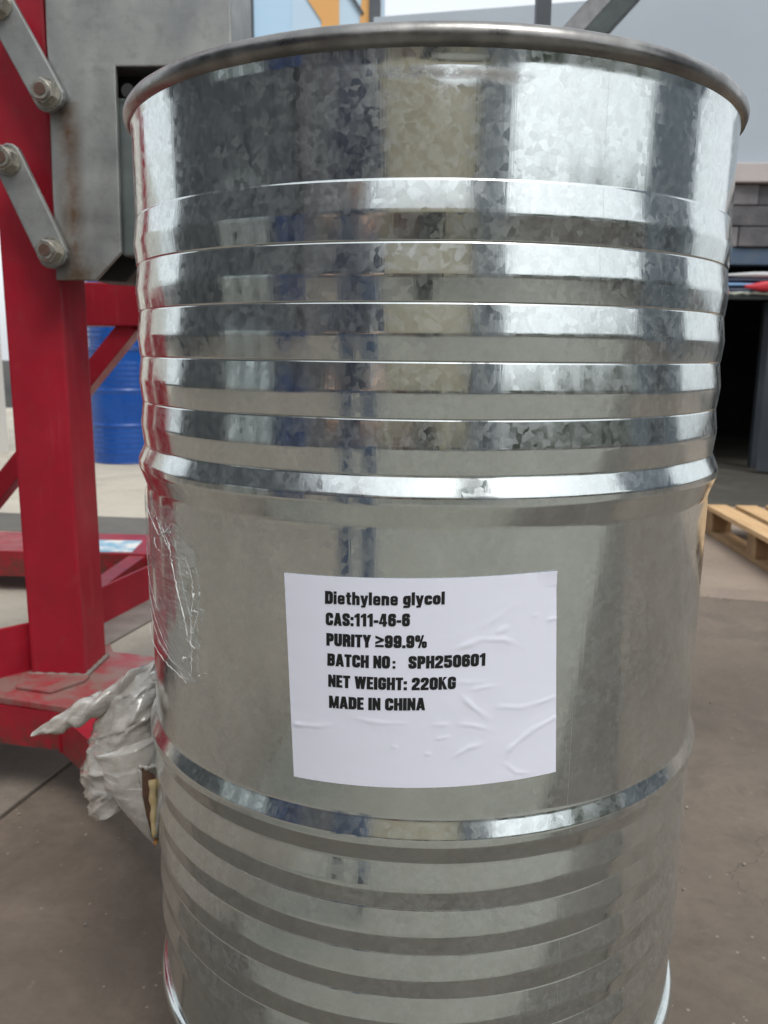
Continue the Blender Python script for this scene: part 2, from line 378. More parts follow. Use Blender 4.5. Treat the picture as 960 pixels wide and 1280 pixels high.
# ------------------------------------------------------------------ ground: a yard of cast slabs
g = MB(); g.box(-60, 60, -60, 60, -.5, -.030); yard = g.build('yard_ground', M_sub); tag(yard, kind='structure')
A0 = Vector((-.77, .70)); e1 = Vector((.982, -.19)); e2 = Vector((.19, .982))
def slab(u0, u1, v0, v1, mat, z1=0.0):
    m = MB(); gp = .006
    pts = [A0+e1*(u0+gp)+e2*(v0+gp), A0+e1*(u1-gp)+e2*(v0+gp), A0+e1*(u1-gp)+e2*(v1-gp), A0+e1*(u0+gp)+e2*(v1-gp)]
    m.prism([tuple(p) for p in pts], 'z', -.028, z1, .003); o = m.build('slab', mat, yard); return o
vr = [-10.2, -7.2, -4.2, -1.22, -.62, 1.776, 4.7, 7.7, 10.7]
for j in range(len(vr)-1):
    for i in range(-1, 3):
        u0 = i*3.2
        if i >= 0: slab(u0, u0+3.2, vr[j], vr[j+1], M_conc_shade if vr[j] == -1.22 else M_conc_brown if -2 < vr[j] < 1.7 else (M_conc_mid if vr[j] > 0 else M_conc_grey), random.uniform(-.001, .001))  # the slab row before the drum is painted with its shade
for i in range(-3, 0):
    for v0 in (-8.55, -5.55, -2.55):
        slab(i*3.2, i*3.2+3.2, v0, v0+3, M_conc_lbrown, random.uniform(-.001, .001))
    for v0 in (.45, 3.45, 6.45): slab(i*3.2, i*3.2+3.2, v0, v0+3, M_conc_pale, random.uniform(-.001, .001))
m = MB(); m.prism([(-4.5, 3.18), (-.9, 2.93), (-.9, 3.33), (-4.5, 3.62)], 'z', -.004, .005); tag(m.build('dark_paving_strip', M_asph), kind='structure')
m = MB(); m.prism([(.6, 4.12), (6.5, 4.0), (6.5, 9.5), (.6, 9.5)], 'z', -.004, .006); tag(m.build('workshop_shade_floor', M_conc_dark), kind='structure')  # dark sheet paints the roof shade in and before the doorway

# loose grit lying on the concrete
m = MB(); rg = random.Random(3)
for k in range(520):
    x_, y_ = rg.uniform(-1.6, 1.9), rg.uniform(-.6, 3.2); r_ = rg.uniform(.0012, .0042)*(1 if rg.random() < .93 else 2)
    c_ = Vector((x_, y_, r_*.5+.001)); P_ = [c_+Vector((math.cos(i*1.57+k)*r_*rg.uniform(.7, 1.3), math.sin(i*1.57+k)*r_*rg.uniform(.7, 1.3), 0)) for i in range(4)]
    m.add(P_+[c_+Vector((0, 0, r_*.8)), c_-Vector((0, 0, r_*.5))], [(0, 1, 4), (1, 2, 4), (2, 3, 4), (3, 0, 4), (1, 0, 5), (2, 1, 5), (3, 2, 5), (0, 3, 5)])
gt = m.build('grit', simple('grit', (.14, .12, .10), (.42, .39, .34), 9, .9)); tag(gt, 'scattered small grit lying loose on the concrete yard', 'grit', kind='stuff')

# ------------------------------------------------------------------ the galvanised drum (held a hand's breadth off the floor)
LIFT = .21
RB = .2855
def rounded(profile, w=.0030):
    """profile of (z,r) corners -> rounded corners with support loops"""
    out_ = []
    for i, (z, r) in enumerate(profile):
        if i in (0, len(profile)-1): out_.append((z, r)); continue
        p = Vector((z, r)); a = Vector(profile[i-1]); b = Vector(profile[i+1])
        da = (a-p); db = (b-p)
        ww = min(w, da.length*.28, db.length*.28)
        for k in (1.6, .9, .3): out_.append(tuple(p+da.normalized()*ww*k))
        for k in (.3, .9, 1.6): out_.append(tuple(p+db.normalized()*ww*k))
    return out_
def rib_profile(up_a=.0024, dn=.0019):
    P = [(.885, RB+.002), (.868, RB)]
    def ribs(tops, k=1.0):
        q = []
        for t in tops:
            q += [(t, RB+.0002), (t-.0207, RB+.0002+up_a*k), (t-.0388, RB+.0002+(up_a-dn)*k), (t-.0398, RB-.0002)]
        return q
    P += [(.7945, RB-.0003)] + ribs([.793, .7522, .7114, .6706, .6298])
    P += [(.589, RB), (.5755, RB+.0062), (.5690, RB+.0064), (.551, RB)]
    P += [(.317, RB), (.3030, RB+.0064), (.2965, RB+.0066), (.279, RB)]
    P += ribs([.277, .236, .195, .154, .113], 1.25) + [(.072, RB), (.02, RB), (.004, RB+.002)]
    return P
def lathe(profile, n, jig=None):
    V = []; F = []
    for z, r in profile:
        for k in range(n):
            a = 2*math.pi*k/n
            rr = r+(jig(a, z) if jig else 0)
            V.append((rr*math.sin(a), -rr*math.cos(a), z))
    for i in range(len(profile)-1):
        for k in range(n):
            F.append((i*n+k, (i+1)*n+k, (i+1)*n+(k+1)%n, i*n+(k+1)%n))
    return V, F
def ring_profile(rc, zc, rad, n=18, squash=1.0):
    return [(zc+rad*squash*math.cos(t), rc+rad*math.sin(t)) for t in [2*math.pi*i/n for i in range(n+1)]]
PROF = rounded(rib_profile())
# subdivide long spans so slight dents of the sheet can show
def densify(P, mx=.012):
    o = [P[0]]
    for a, b in zip(P, P[1:]):
        k = max(1, int(abs(a[0]-b[0])/mx))
        for i in range(1, k+1): o.append((a[0]+(b[0]-a[0])*i/k, a[1]+(b[1]-a[1])*i/k))
    return o
def dents(a, z):
    p = Vector((math.sin(a)*RB*4, -math.cos(a)*RB*4, z*3))
    d = .00035*noise.noise(p*1.3)+.00012*noise.noise(p*4.1)
    d -= .0012*math.exp(-((a-.06)/.10)**2-((z-.866)/.005)**2)          # bruise below the rim
    return d
drum = thing('steel_drum', (0, 0, LIFT), 'large galvanised steel drum with a white printed label, held by the red lifter', 'drum')
V, F = lathe(densify(PROF), 320, dents)
m = MB(); m.add([Vector(p)+Vector((0, 0, LIFT)) for p in V], F, True); body = m.build('body', M_drum, drum)
def rim_jig(a, z): return .0004*noise.noise(Vector((math.sin(a)*9, math.cos(a)*9, 0)))
V, F = lathe(ring_profile(.2842, .8835, .0079, 18, 1.05), 256, rim_jig)
m = MB(); m.add([Vector(p)+Vector((0, 0, LIFT)) for p in V], F, True); rim = m.build('top_rim', M_rim, drum)
V, F = lathe(ring_profile(.2840, .0085, .0078, 14, 1.05), 192)
m = MB(); m.add([Vector(p)+Vector((0, 0, LIFT)) for p in V], F, True); m.build('bottom_rim', M_drum, drum)
m = MB(); m.cyl((0, 0, LIFT+.868), (0, 0, LIFT+.8692), .2835, n=128); lid = m.build('lid', M_drum, drum)
m = MB(); m.cyl((.2, .08, LIFT+.8692), (.2, .08, LIFT+.883), .034, .031, n=32); m.build('bung', M_nut, lid)
m = MB(); m.cyl((0, 0, LIFT+.012), (0, 0, LIFT+.0135), .2835, n=128); m.build('base_disc', M_drum, drum)
# weld seam: a hair-thin bead following the ribs
V = []; F = []
a0, a1 = R(25.22), R(25.36)
pr = [p for p in densify(PROF) if .02 < p[0] < .872]
for z, r in pr:
    for a in (a0, (a0+a1)/2, a1):
        rr = r+dents(a, z)+(.00016 if a not in (a0, a1) else -.00008)
        V.append((rr*math.sin(a), -rr*math.cos(a), z+LIFT))
for i in range(len(pr)-1):
    for k in (0, 1): F.append((i*3+k, (i+1)*3+k, (i+1)*3+k+1, i*3+k+1))
m = MB(); m.add(V, F, True); m.build('weld_seam', M_drum, drum)

# ---- paper label, wrinkled, glued round the drum
LT = (-21.68, .5100); RTc = (20.86, .5172); LBt = (-20.37, .3411); RBt = (22.61, .3509)
def lab(u, v):      # u 0..1 left-right, v 0..1 bottom-top -> angle, z
    a = (LBt[0]*(1-u)+RBt[0]*u)*(1-v)+(LT[0]*(1-u)+RTc[0]*u)*v
    z = (LBt[1]*(1-u)+RBt[1]*u)*(1-v)+(LT[1]*(1-u)+RTc[1]*u)*v
    z -= .0012*math.sin(math.pi*u)*(1-v)*.6
    return R(a), z
# creases read off the sheet: (u,v) polylines, height in mm, width
CR = [([(.43,.62),(.58,.655),(.72,.71),(.80,.70),(.88,.65)], .75, .016), ([(.28,.515),(.45,.50),(.62,.515),(.76,.50)], .55, .014),
      ([(.63,.46),(.68,.39),(.75,.31)], .8, .016), ([(.62,.31),(.68,.30),(.76,.26)], .7, .012), ([(.76,.385),(.86,.36),(.99,.385)], .8, .015),
      ([(.99,.28),(.90,.24),(.82,.17),(.79,.12)], .9, .016), ([(.79,.10),(.84,.04),(.90,.02)], .7, .014),
      ([(.02,.27),(.10,.275),(.17,.29)], .75, .014), ([(.25,.335),(.35,.318),(.45,.32)], .6, .012), ([(.52,.31),(.60,.31)], .6, .011),
      ([(.54,.24),(.60,.25)], .6, .011), ([(.60,.145),(.66,.19),(.72,.205)], .8, .014), ([(.58,.73),(.62,.715)], .7, .014),
      ([(.70,.75),(.76,.80),(.86,.87)], .5, .02), ([(.76,.73),(.82,.76)], .6, .016), ([(.96,.77),(1,.775)], .8, .010), ([(.38,.205),(.41,.20)], .5, .011),
      ([(.66,.47),(.72,.48),(.78,.485)], .6, .012), ([(.0,.97),(.02,.96)], .6, .012), ([(.9,.80),(.93,.80)], .5, .01), ([(.3,.43),(.42,.42)], .35, .012), ([(.50,.17),(.53,.165)], .5, .01)]
def crease(u, v):
    h = 0
    for pts, hh, wd in CR:
        best = 9; tt = 0; ns = len(pts)-1
        for si, ((ax, ay), (bx, by)) in enumerate(zip(pts, pts[1:])):
            if not (min(ax, bx)-.08 < u < max(ax, bx)+.08 and min(ay, by)-.12 < v < max(ay, by)+.12): continue
            dx, dy = (bx-ax), (by-ay)*.78
            px, py = (u-ax), (v-ay)*.78
            t = max(0, min(1, (px*dx+py*dy)/(dx*dx+dy*dy+1e-9)))
            dd_ = math.hypot(px-t*dx, py-t*dy)
            if dd_ < best: best = dd_; tt = (si+t)/ns
        if best < .1:
            # steep on the lower side, soft on the other
            edge_ = any(q[0] < .03 or q[0] > .97 for q in pts)
            tp = 1 if edge_ and (pts[0][0] if tt < .5 else pts[-1][0]) in (.99, 1, .02, .0) else min(1, .12+3.2*min(tt, 1-tt))
            h = max(h, hh*.00022*math.exp(-(best/(wd*2.6))**2)*tp, hh*.00090*tp*math.exp(-(best/(wd*(.80+.35*noise.noise(Vector((u*14, v*14, 2))))))**2)*(.75+.5*noise.noise(Vector((u*17, v*15, 8)))))
    tx = max(0, min(1, (.66-u)/.06))*max(0, min(1, (v-.33)/.05))     # the print lies on sheet that is nearly flat
    h *= 1-.85*tx
    h += .00010*noise.noise(Vector((u*9, v*8, 1)))+.00006*noise.noise(Vector((u*26, v*22, 4)))
    return h
NU, NV = 190, 150
V = []; F = []
for j in range(NV+1):
    for i in range(NU+1):
        u, v = i/NU, j/NV
        a, z = lab(u, v)
        rr = RB+.0009+max(-.0001, crease(u, v))+dents(a, z)
        if u > .93 and v > .93: rr += .0012*min(1, (u+v-1.86)/.14)**2
        V.append((rr*math.sin(a), -rr*math.cos(a), z+LIFT))
for j in range(NV):
    for i in range(NU):
        q = j*(NU+1)+i; F.append((q, q+1, q+NU+2, q+NU+1))
n0 = len(V)
# a thin sheet: the back face and edge
m = MB(); m.add(V, F, True)
edge = [i for i in range(NU+1)]+[j*(NU+1)+NU for j in range(1, NV+1)]+[NV*(NU+1)+i for i in range(NU-1, -1, -1)]+[j*(NU+1) for j in range(NV-1, 0, -1)]
E1 = [V[i] for i in edge]; E2 = [(x*.9984, y*.9984, z) for x, y, z in E1]; ne = len(edge)
m.add(E1+E2, [(i, ne+i, ne+(i+1)%ne, (i+1)%ne) for i in range(ne)])
paper = m.build('paper_label', M_paper, drum, 'white paper label with black print and creases')

# ---- heavy condensed lettering, built from strokes
TH = .215; h2 = TH/2
def rpath(pts, r=.13, closed=False, sharp=()):
    """round the corners of a polyline"""
    n = len(pts); o = []
    for i, p in enumerate(pts):
        if (not closed and i in (0, n-1)) or i in sharp: o.append(p); continue
        p = Vector(p); a = Vector(pts[i-1])-p; b = Vector(pts[(i+1)%n])-p
        rr = min(r, a.length*.5, b.length*.5)
        s_ = p+a.normalized()*rr; e_ = p+b.normalized()*rr
        for k in range(6):
            t = k/5; o.append(tuple(s_*(1-t)**2+p*2*t*(1-t)+e_*t*t))
    return o
def stroke(pts, th=TH, closed=False):
    P = [Vector(p) for p in pts]
    Q = [P[0]]
    for p in P[1:]:
        if (p-Q[-1]).length > 1e-4: Q.append(p)
    P = Q; n = len(P); Lf = []; Rt = []
    for i, p in enumerate(P):
        a = P[i-1] if (i > 0 or closed) else None; b = P[(i+1) % n] if (i < n-1 or closed) else None
        d1 = (p-a).normalized() if a is not None else None; d2 = (b-p).normalized() if b is not None else None
        d1 = d1 or d2; d2 = d2 or d1
        n1 = Vector((-d1.y, d1.x)); n2 = Vector((-d2.y, d2.x)); nn = (n1+n2)
        if nn.length < 1e-3: nn = n1
        nn.normalize(); k = 1/max(.4, nn.dot(n1))
        Lf.append(p+nn*th/2*k); Rt.append(p-nn*th/2*k)
    fs = []
    for i in range(n if closed else n-1):
        j = (i+1) % n; fs.append([Lf[i], Rt[i], Rt[j], Lf[j]])
    return fs
def rect(x0, y0, x1, y1): return [[Vector((x0, y0)), Vector((x1, y0)), Vector((x1, y1)), Vector((x0, y1))]]
def quad(*p): return [[Vector(q) for q in p]]
def glyph(c):
    W_ = .54; L_, R_ = h2, W_-h2; T_, B_ = 1-h2, h2; X = .74; XT = X-h2
    S = stroke
    if c in 'O0': return S(rpath([(L_,B_),(L_,T_),(R_,T_),(R_,B_)], .15, True), closed=True), W_
    if c == 'D': return S(rpath([(L_,B_),(L_,T_),(R_,T_),(R_,B_)], .15, True, (0, 1)), closed=True), W_
    if c == 'C': return S(rpath([(R_,.37),(R_,B_),(L_,B_),(L_,T_),(R_,T_),(R_,.62)], .15)), W_
    if c == 'G': return S(rpath([(R_,.66),(R_,T_),(L_,T_),(L_,B_),(R_,B_),(R_,.46),(.29,.46)], .15, False, (5,)), .205), W_
    if c == 'S': return S(rpath([(R_,.66),(R_,T_),(L_,T_),(L_,.58),(R_,.40),(R_,B_),(L_,B_),(L_,.33)], .13), .205), W_
    if c == '2': return S(rpath([(L_,.64),(L_,T_),(R_,T_),(R_,.58),(L_+.01,.22),(L_+.01,B_-.005)], .14), .205)+rect(.0,0,W_-.02,.165), W_
    if c == '5': return S(rpath([(R_+.07,T_),(L_,T_),(L_,.57),(R_,.57),(R_,B_),(L_,B_),(L_,.32)], .13, False, (1, 2)), .20), W_
    if c == '6': return S(rpath([(L_,B_),(L_,.55),(R_,.55),(R_,B_)], .13, True), .205, True)+S(rpath([(L_,.40),(L_,T_),(R_,T_),(R_,.70)], .14), .205), W_
    if c == '9': return [[Vector((W_-p.x, 1-p.y)) for p in f] for f in glyph('6')[0]], W_
    if c == '1': return rect(.17,0,.37,1)+quad((0,.70),(.19,.74),(.19,.98),(0,.83)), .40
    if c == '4': return rect(.29,0,.48,1)+rect(0,.20,.56,.345)+quad((0,.24),(.15,.34),(.33,1),(.20,1)), .58
    if c == 'I': return rect(0,0,.21,1), .21
    if c == 'T': return rect(.14,0,.34,1)+rect(0,.83,.48,1), .48
    if c == 'E': return rect(0,0,.2,1)+rect(.18,0,.42,.165)+rect(.18,.835,.42,1)+rect(.18,.42,.39,.58), .43
    if c == 'H': return rect(0,0,.2,1)+rect(.34,0,.54,1)+rect(.18,.41,.36,.59), .54
    if c == 'N': return rect(0,0,.17,1)+rect(.35,0,.52,1)+quad((.0,1),(.17,1),(.52,0),(.35,0)), .52
    if c == 'M': return rect(0,0,.165,1)+rect(.525,0,.69,1)+quad((0,1),(.21,1),(.40,0),(.29,0))+quad((.48,1),(.69,1),(.40,0),(.29,0)), .69
    if c == 'W': return quad((0,1),(.18,1),(.33,0),(.14,0))+quad((.30,1),(.42,1),(.33,0),(.16,0))+quad((.38,1),(.50,1),(.64,0),(.47,0))+quad((.62,1),(.80,1),(.66,0),(.47,0)), .80
    if c == 'A': return quad((0,0),(.18,0),(.36,1),(.17,1))+quad((.40,0),(.58,0),(.41,1),(.22,1))+rect(.13,.16,.45,.31), .58
    if c == 'K': return rect(0,0,.2,1)+quad((.16,.38),(.22,.62),(.54,1),(.34,1))+quad((.20,.60),(.33,.66),(.57,0),(.36,0)), .56
    if c == 'Y': return rect(.17,0,.37,.45)+quad((-.01,1),(.19,1),(.37,.40),(.17,.40))+quad((.35,1),(.55,1),(.37,.40),(.19,.40)), .54
    if c == 'U': return S(rpath([(L_,1),(L_,B_),(R_,B_),(R_,1)], .16), .215), W_
    if c == 'P': return S(rpath([(L_,0),(L_,T_),(R_-.02,T_),(R_-.02,.46),(L_,.46)], .13, False, (1,)), .21), .52
    if c == 'R': return S(rpath([(L_,0),(L_,T_),(R_,T_),(R_,.52),(L_,.52)], .13, False, (1,)), .21)+S(rpath([(.25,.47),(R_,.44),(R_,0)], .10), .21), W_
    if c == 'B': return S(rpath([(L_,B_),(L_,T_),(R_,T_),(R_,.53),(L_,.53)], .11, False, (1,)), .20)+S(rpath([(L_,.53),(R_,.53),(R_,B_),(L_,B_)], .13), .20)+rect(0,0,.18,.2), W_
    if c == ':': return rect(0,.0,.19,.2)+rect(0,.5,.19,.70), .20
    if c == '：': return rect(.14,.0,.29,.16)+rect(.14,.42,.29,.58), .60
    if c == '.': return rect(0,0,.19,.19), .19
    if c == '-': return rect(0,.30,.29,.47), .30
    if c == '≥': return quad((0,.80),(0,.95),(.56,.70),(.56,.55))+quad((0,.45),(0,.30),(.56,.55),(.56,.70))+rect(0,.06,.56,.20), .58
    if c == '%': return S(rpath([(.06,.56),(.06,.94),(.25,.94),(.25,.56)], .08, True), .12, True)+S(rpath([(.53,.06),(.53,.44),(.72,.44),(.72,.06)], .08, True), .12, True)+quad((.20,0),(.31,0),(.58,1),(.47,1)), .78
    if c == 'i': return rect(0,0,.19,X)+rect(0,.83,.19,1), .19
    if c == 'l': return rect(0,0,.19,1), .19
    if c == 't': return rect(.08,.1,.27,.95)+rect(0,.62,.36,.75)+S([(.175,.2),(.20,.07),(.36,.07)], .14), .37
    if c == 'h': return rect(0,0,.19,1)+S(rpath([(.12,XT),(.40,XT),(.40,0)], .12), .205), .50
    if c == 'n': return rect(0,0,.19,X)+S(rpath([(.12,XT),(.40,XT),(.40,0)], .12), .205), .50
    if c == 'y': return quad((-.01,X),(.18,X),(.34,0),(.17,0))+quad((.34,X),(.51,X),(.36,0),(.19,0))+S([(.30,.06),(.26,-.12),(.05,-.13)], .14), .50
    if c == 'e': return S(rpath([(.42,.22),(.42,B_-.02),(L_,B_-.02),(L_,XT+.01),(.42,XT+.01),(.42,.36),(.12,.36)], .12, False, (5,)), .165), .52
    if c == 'o': return S(rpath([(L_,B_),(L_,XT),(.40,XT),(.40,B_)], .14, True), .205, True), .50
    if c == 'c': return S(rpath([(.39,.28),(.39,B_),(L_,B_),(L_,XT),(.39,XT),(.39,.46)], .14), .205), .48
    if c == 'g': return S(rpath([(L_,.14),(L_,XT),(.40,XT),(.40,.14)], .12, True), .20, True)+S(rpath([(.40,X),(.40,-.13),(.03,-.13)], .10), .16), .50
    return [], .28
LINES = [("Diethylene glycol", -14.69, .4899, 3.49, .4944), ("CAS:111-46-6", -14.58, .4729, -1.62, .4768), ("PURITY ≥99.9%", -14.49, .4566, .96, .4602),
         ("BATCH NO：  SPH250601", -14.34, .4404, 9.97, .4458), ("NET WEIGHT: 220KG", -14.19, .4232, 5.52, .4275), ("MADE IN CHINA", -14.07, .4058, .90, .4102)]
def unlab(a, z):   # inverse of lab, good enough for the crease height
    v = (z-.346)/(.168); u = (a+21)/(43)
    return min(1, max(0, u)), min(1, max(0, v))
CAP = .0097
def fatten(f, dl=.021):
    """push every side of a convex face outwards"""
    n = len(f); ar = sum(f[i].x*f[(i+1)%n].y-f[(i+1)%n].x*f[i].y for i in range(n))
    sg = 1 if ar > 0 else -1; o_ = []
    for i in range(n):
        d1 = (f[i]-f[i-1]); d2 = (f[(i+1)%n]-f[i])
        if d1.length < 1e-6 or d2.length < 1e-6: o_.append(f[i].copy()); continue
        d1.normalize(); d2.normalize()
        n1 = Vector((d1.y, -d1.x))*sg; n2 = Vector((d2.y, -d2.x))*sg; q = n1+n2
        if q.length < 1e-3: q = n1.copy()
        q.normalize(); o_.append(f[i]+q*dl/max(.5, q.dot(n1)))
    return o_
for txt, aa, za, ab, zb in LINES:
    x = 0; P = []
    for ch in txt:
        fs, adv = glyph(ch)
        for f in fs: P.append([p+Vector((x, 0)) for p in fatten(f, .017 if ch.islower() else .024)])
        x += adv+(.085 if ch != ' ' else 0)
    x -= .085
    m = MB()
    for k, f in enumerate(P):
        q = []
        for p in f:
            t = p.x/x; a = aa+(ab-aa)*t; z = za+(zb-za)*t+p.y*CAP
            u, v = unlab(a, z); ar = R(a)
            rr = RB+.00115+max(-.0001, crease(u, v))+dents(ar, z)+(k % 9)*.000003
            q.append((rr*math.sin(ar), -rr*math.cos(ar), z+LIFT))
        # keep every stroke facing outwards
        n_ = (Vector(q[1])-Vector(q[0])).cross(Vector(q[2])-Vector(q[1]))
        if n_.y > 0: q.reverse()
        m.add(q, [tuple(range(len(q)))])
    m.build('text_line', M_ink, paper)

# ---- torn stretch film still clinging to the drum
def film_pt(a, z, h=0):
    rr = RB+.0016+h
    return (rr*math.sin(R(a)), -rr*math.cos(R(a)), z+LIFT)
def film_edge(t):     # right edge of the torn piece, by height 0..1 (bottom..top)
    return -43+5*noise.noise(Vector((t*6, 2, 0)))+2*noise.noise(Vector((t*21, 5, 0)))-8*max(0, t-.75)*4*.6
V = []; F = []; nu, nv = 60, 90
for j in range(nv+1):
    t = j/nv; a1_ = film_edge(t); a0_ = -78+3*noise.noise(Vector((t*9, 9, 0)))
    for i in range(nu+1):
        s = i/nu; a = a0_+(a1_-a0_)*s
        z = .392+.150*t+.010*noise.noise(Vector((s*5, t*3, 0)))*(1 if 0 < j < nv else 1)+(.05*(1-s)*(0 if t > .5 else (.5-t)))
        h = .0011*abs(noise.noise(Vector((s*8+t*5, t*11-s*4, 3))))+.0012*abs(noise.noise(Vector((s*22, t*30, 7))))
        V.append(film_pt(a, z, h))
for j in range(nv):
    for i in range(nu):
        q = j*(nu+1)+i; F.append((q, q+1, q+nu+2, q+nu+1))
m = MB(); m.add(V, F, True); film = m.build('film_remnant', M_film, drum, 'torn clear stretch film stuck to the drum side')
def film_line(pts, n=26, amp=1.1, rad=.0006):
    P = []
    for i in range(n+1):
        t = i/n*(len(pts)-1); k = min(int(t), len(pts)-2); f = t-k
        a = pts[k][0]*(1-f)+pts[k+1][0]*f; z = pts[k][1]*(1-f)+pts[k+1][1]*f
        a += amp*noise.noise(Vector((i*.9, pts[0][0], 0))); z += amp*.0022*noise.noise(Vector((i*.8, pts[0][1]*90, 5)))
        P.append(film_pt(a, z, .0012+.001*abs(noise.noise(Vector((i*.7, 3, pts[0][0]))))))
    return P
m = MB()
for pts, amp, rad in ([(( -70,.542),(-62,.530),(-55,.515),(-51,.522),(-49,.530)), 1.5, .0009], [((-53,.524),(-50,.512),(-49,.495),(-47,.47),(-45,.45),(-44,.43)), 1.3, .0010],
        [((-44,.505),(-42,.49),(-42,.47),(-43,.45),(-43,.42),(-43.5,.395)), 1.0, .0006], [((-75,.53),(-76,.50),(-75,.47),(-77,.44),(-75,.42)), 2.0, .0009],
        [((-72,.405),(-64,.400),(-56,.397),(-49,.394),(-45,.392)), 1.2, .0007], [((-68,.47),(-63,.455),(-57,.44)), .9, .0004], [((-67,.45),(-60,.43),(-52,.41)), .9, .0004],
        [((-66,.43),(-58,.412),(-50,.402)), .9, .0004], [((-56,.53),(-52,.515),(-50,.507)), 1.4, .0010],
        [((-43,.46),(-40.5,.461),(-42,.445)), .8, .0007]):
    P = film_line(pts, 44, amp*.8)
    m.tube(P, lambda t, r=rad*.48: r*(.35+.9*abs(math.sin(t*17+r*9000)))*math.sin(math.pi*min(.97, max(.03, t)))**.3, 5)
for k in range(14):
    a_ = -43+random.gauss(0, 2.2); z_ = random.uniform(.40, .51)
    if random.random() < .4: a_ = random.uniform(-58, -48); z_ = random.uniform(.495, .53)
    if random.random() < .2: a_ = random.uniform(-77, -73); z_ = random.uniform(.42, .54)
    d1, d2 = random.gauss(0, 1.0), random.gauss(0, .004)
    m.tube([film_pt(a_, z_, .001), film_pt(a_+d1*.5+random.gauss(0, .3), z_+d2*.5, .0016), film_pt(a_+d1, z_+d2, .001)], random.uniform(.00025, .0005), 5)
m.build('film_crease', M_crease, film)

# ------------------------------------------------------------------ the red drum lifter
lift = thing('drum_lifter', (-.76, .73, 0), 'red steel drum lifting truck with grey gripper plate bolted beside the mast', 'drum lifter')
def part(name, mat, mb, parent=None, label=None): return mb.build(name, mat, parent or lift, label)
m = MB(); m.box(-.818, -.703, .73, .85, .21, 2.25, .006); part('mast', M_redmid, m)
m = MB(); m.box(-1.33, -1.215, .73, .85, .21, 2.25, .006); part('mast', M_redmid, m)
m = MB(); m.box(-1.33, -.703, .735, .845, 2.2505, 2.35, .006); part('mast_crosshead', M_redmid, m)
m = MB(); m.prism([(-1.5, .715), (-.827, .617), (-.662, .577), (-.545, .66), (-.545, .83), (-.60, .86), (-.70, .882), (-.76, 1.0), (-1.5, 1.05)], 'z', .195, .21, .003); part('base_plate', M_reddust, m)
m = MB(); m.bar((-1.5, .7405, .157), (-.676, .602, .157), .04, .074, bev=.003); part('base_beam', M_redmid, m)
m = MB(); m.prism([(-.815, .655), (-.735, .637), (-.690, .70), (-.690, .725), (-.835, .725)], 'z', .2105, .217, .002); part('foot_plate', M_reddust, m)
m = MB(); m.bar((-.66, .61, .155), (-.17, .12, .155), .09, .07, bev=.004); leg = part('outrigger_leg', M_redmid, m)
m = MB(); m.cyl((-.19, .11, .04), (-.15, .15, .04), .04, n=24); m.box(-.185, -.155, .115, .145, .075, .123); part('caster', M_black, m)
m = MB(); m.cyl((-1.38, .76, .05), (-1.34, .76, .05), .05, n=24); m.box(-1.375, -1.345, .745, .775, .095, .12); part('caster', M_black, m)
m = MB(); m.box(-2.1, .1, 2.0, 2.32, .06, .157, .004); rear = part('rear_crossbeam', M_red, m)
m = MB(); m.add([(-1.20, 2.012, .1578), (-1.063, 2.02, .1578), (-1.085, 2.205, .1578), (-1.276, 2.202, .1578)], [(0, 1, 2, 3)]); st = m.build('sticker', M_sticker, rear, 'faded blue and white sticker')
for x in (-1.9, -.2):
    m = MB(); m.cyl((x, 2.16, .03), (x+.05, 2.16, .03), .03, n=24); part('caster', M_black, m)
# angle iron running back from the mast to the crossbeam, dusty flange towards the viewer
m = MB(); m.bar((-.845, .86, .258), (-.585, 2.0, .258), .008, .096, bev=.002); rail = part('side_rail', M_redmid, m)
d = Vector((.26, 1.14, 0)).normalized(); nrm = Vector((d.y, -d.x, 0))
a, b = Vector((-.845, .86, .2125)), Vector((-.585, 2.0, .2125)); w_ = .10
m = MB(); m.add([a, a+nrm*w_, b+nrm*w_, b, a-Vector((0, 0, .006)), a+nrm*w_-Vector((0, 0, .006)), b+nrm*w_-Vector((0, 0, .006)), b-Vector((0, 0, .006))],
               [(0, 1, 2, 3), (7, 6, 5, 4), (1, 0, 4, 5), (2, 1, 5, 6), (3, 2, 6, 7), (0, 3, 7, 4)]); m.build('flange', M_dirt, rail, 'grey dusty flange')
m = MB(); m.bar((-.826, .77, .262), (-1.10, .48, .262), .010, .100, bev=.002); part('side_plate', M_redmid, m)
m = MB(); m.box(-1.21, -.95, .70, .712, .30, .86, .003); part('lower_cover', M_redmid, m)
m = MB(); m.box(-1.52, -1.36, .42, .71, .215, .93, .01); part('pump_housing', M_redmid, m)
m = MB(); m.tube([(-.824, .768, .21+.105*i/8) for i in range(9)], lambda t: .006+.0015*math.sin(t*40), 8); part('weld_bead', M_redmid, m)
m = MB()
m.tube([(-.822+.122*i/14, .727, .214) for i in range(15)], lambda t: .0045+.0012*math.sin(t*60), 8); part('weld_bead', M_dirt, m)
m = MB(); m.tube([(-.70, .727+.122*i/14, .214) for i in range(15)], lambda t: .0045+.0012*math.sin(t*60), 8); part('weld_bead', M_dirt, m)
# upper frame behind the mast
m = MB(); m.box(-1.065, .2, 1.35, 1.45, .949, 1.062, .004); part('upper_crossbar', M_redmid, m)
m = MB(); m.bar((-.80, 1.40, .955), (-1.62, 1.40, .02), .05, .068, upv=(0, 1, 0), bev=.003); part('brace', M_red, m)
for x in (-1.065, .13):
    m = MB(); m.box(x, x+.06, 1.405, 1.445, .157, .945); m.box(x, x+.06, 1.42, 2.02, .10, .15); part('rear_upright', M_redmid, m)
m = MB(); m.box(-1.66, -1.58, 1.36, 1.44, 0, .06); part('brace_foot', M_redmid, m)
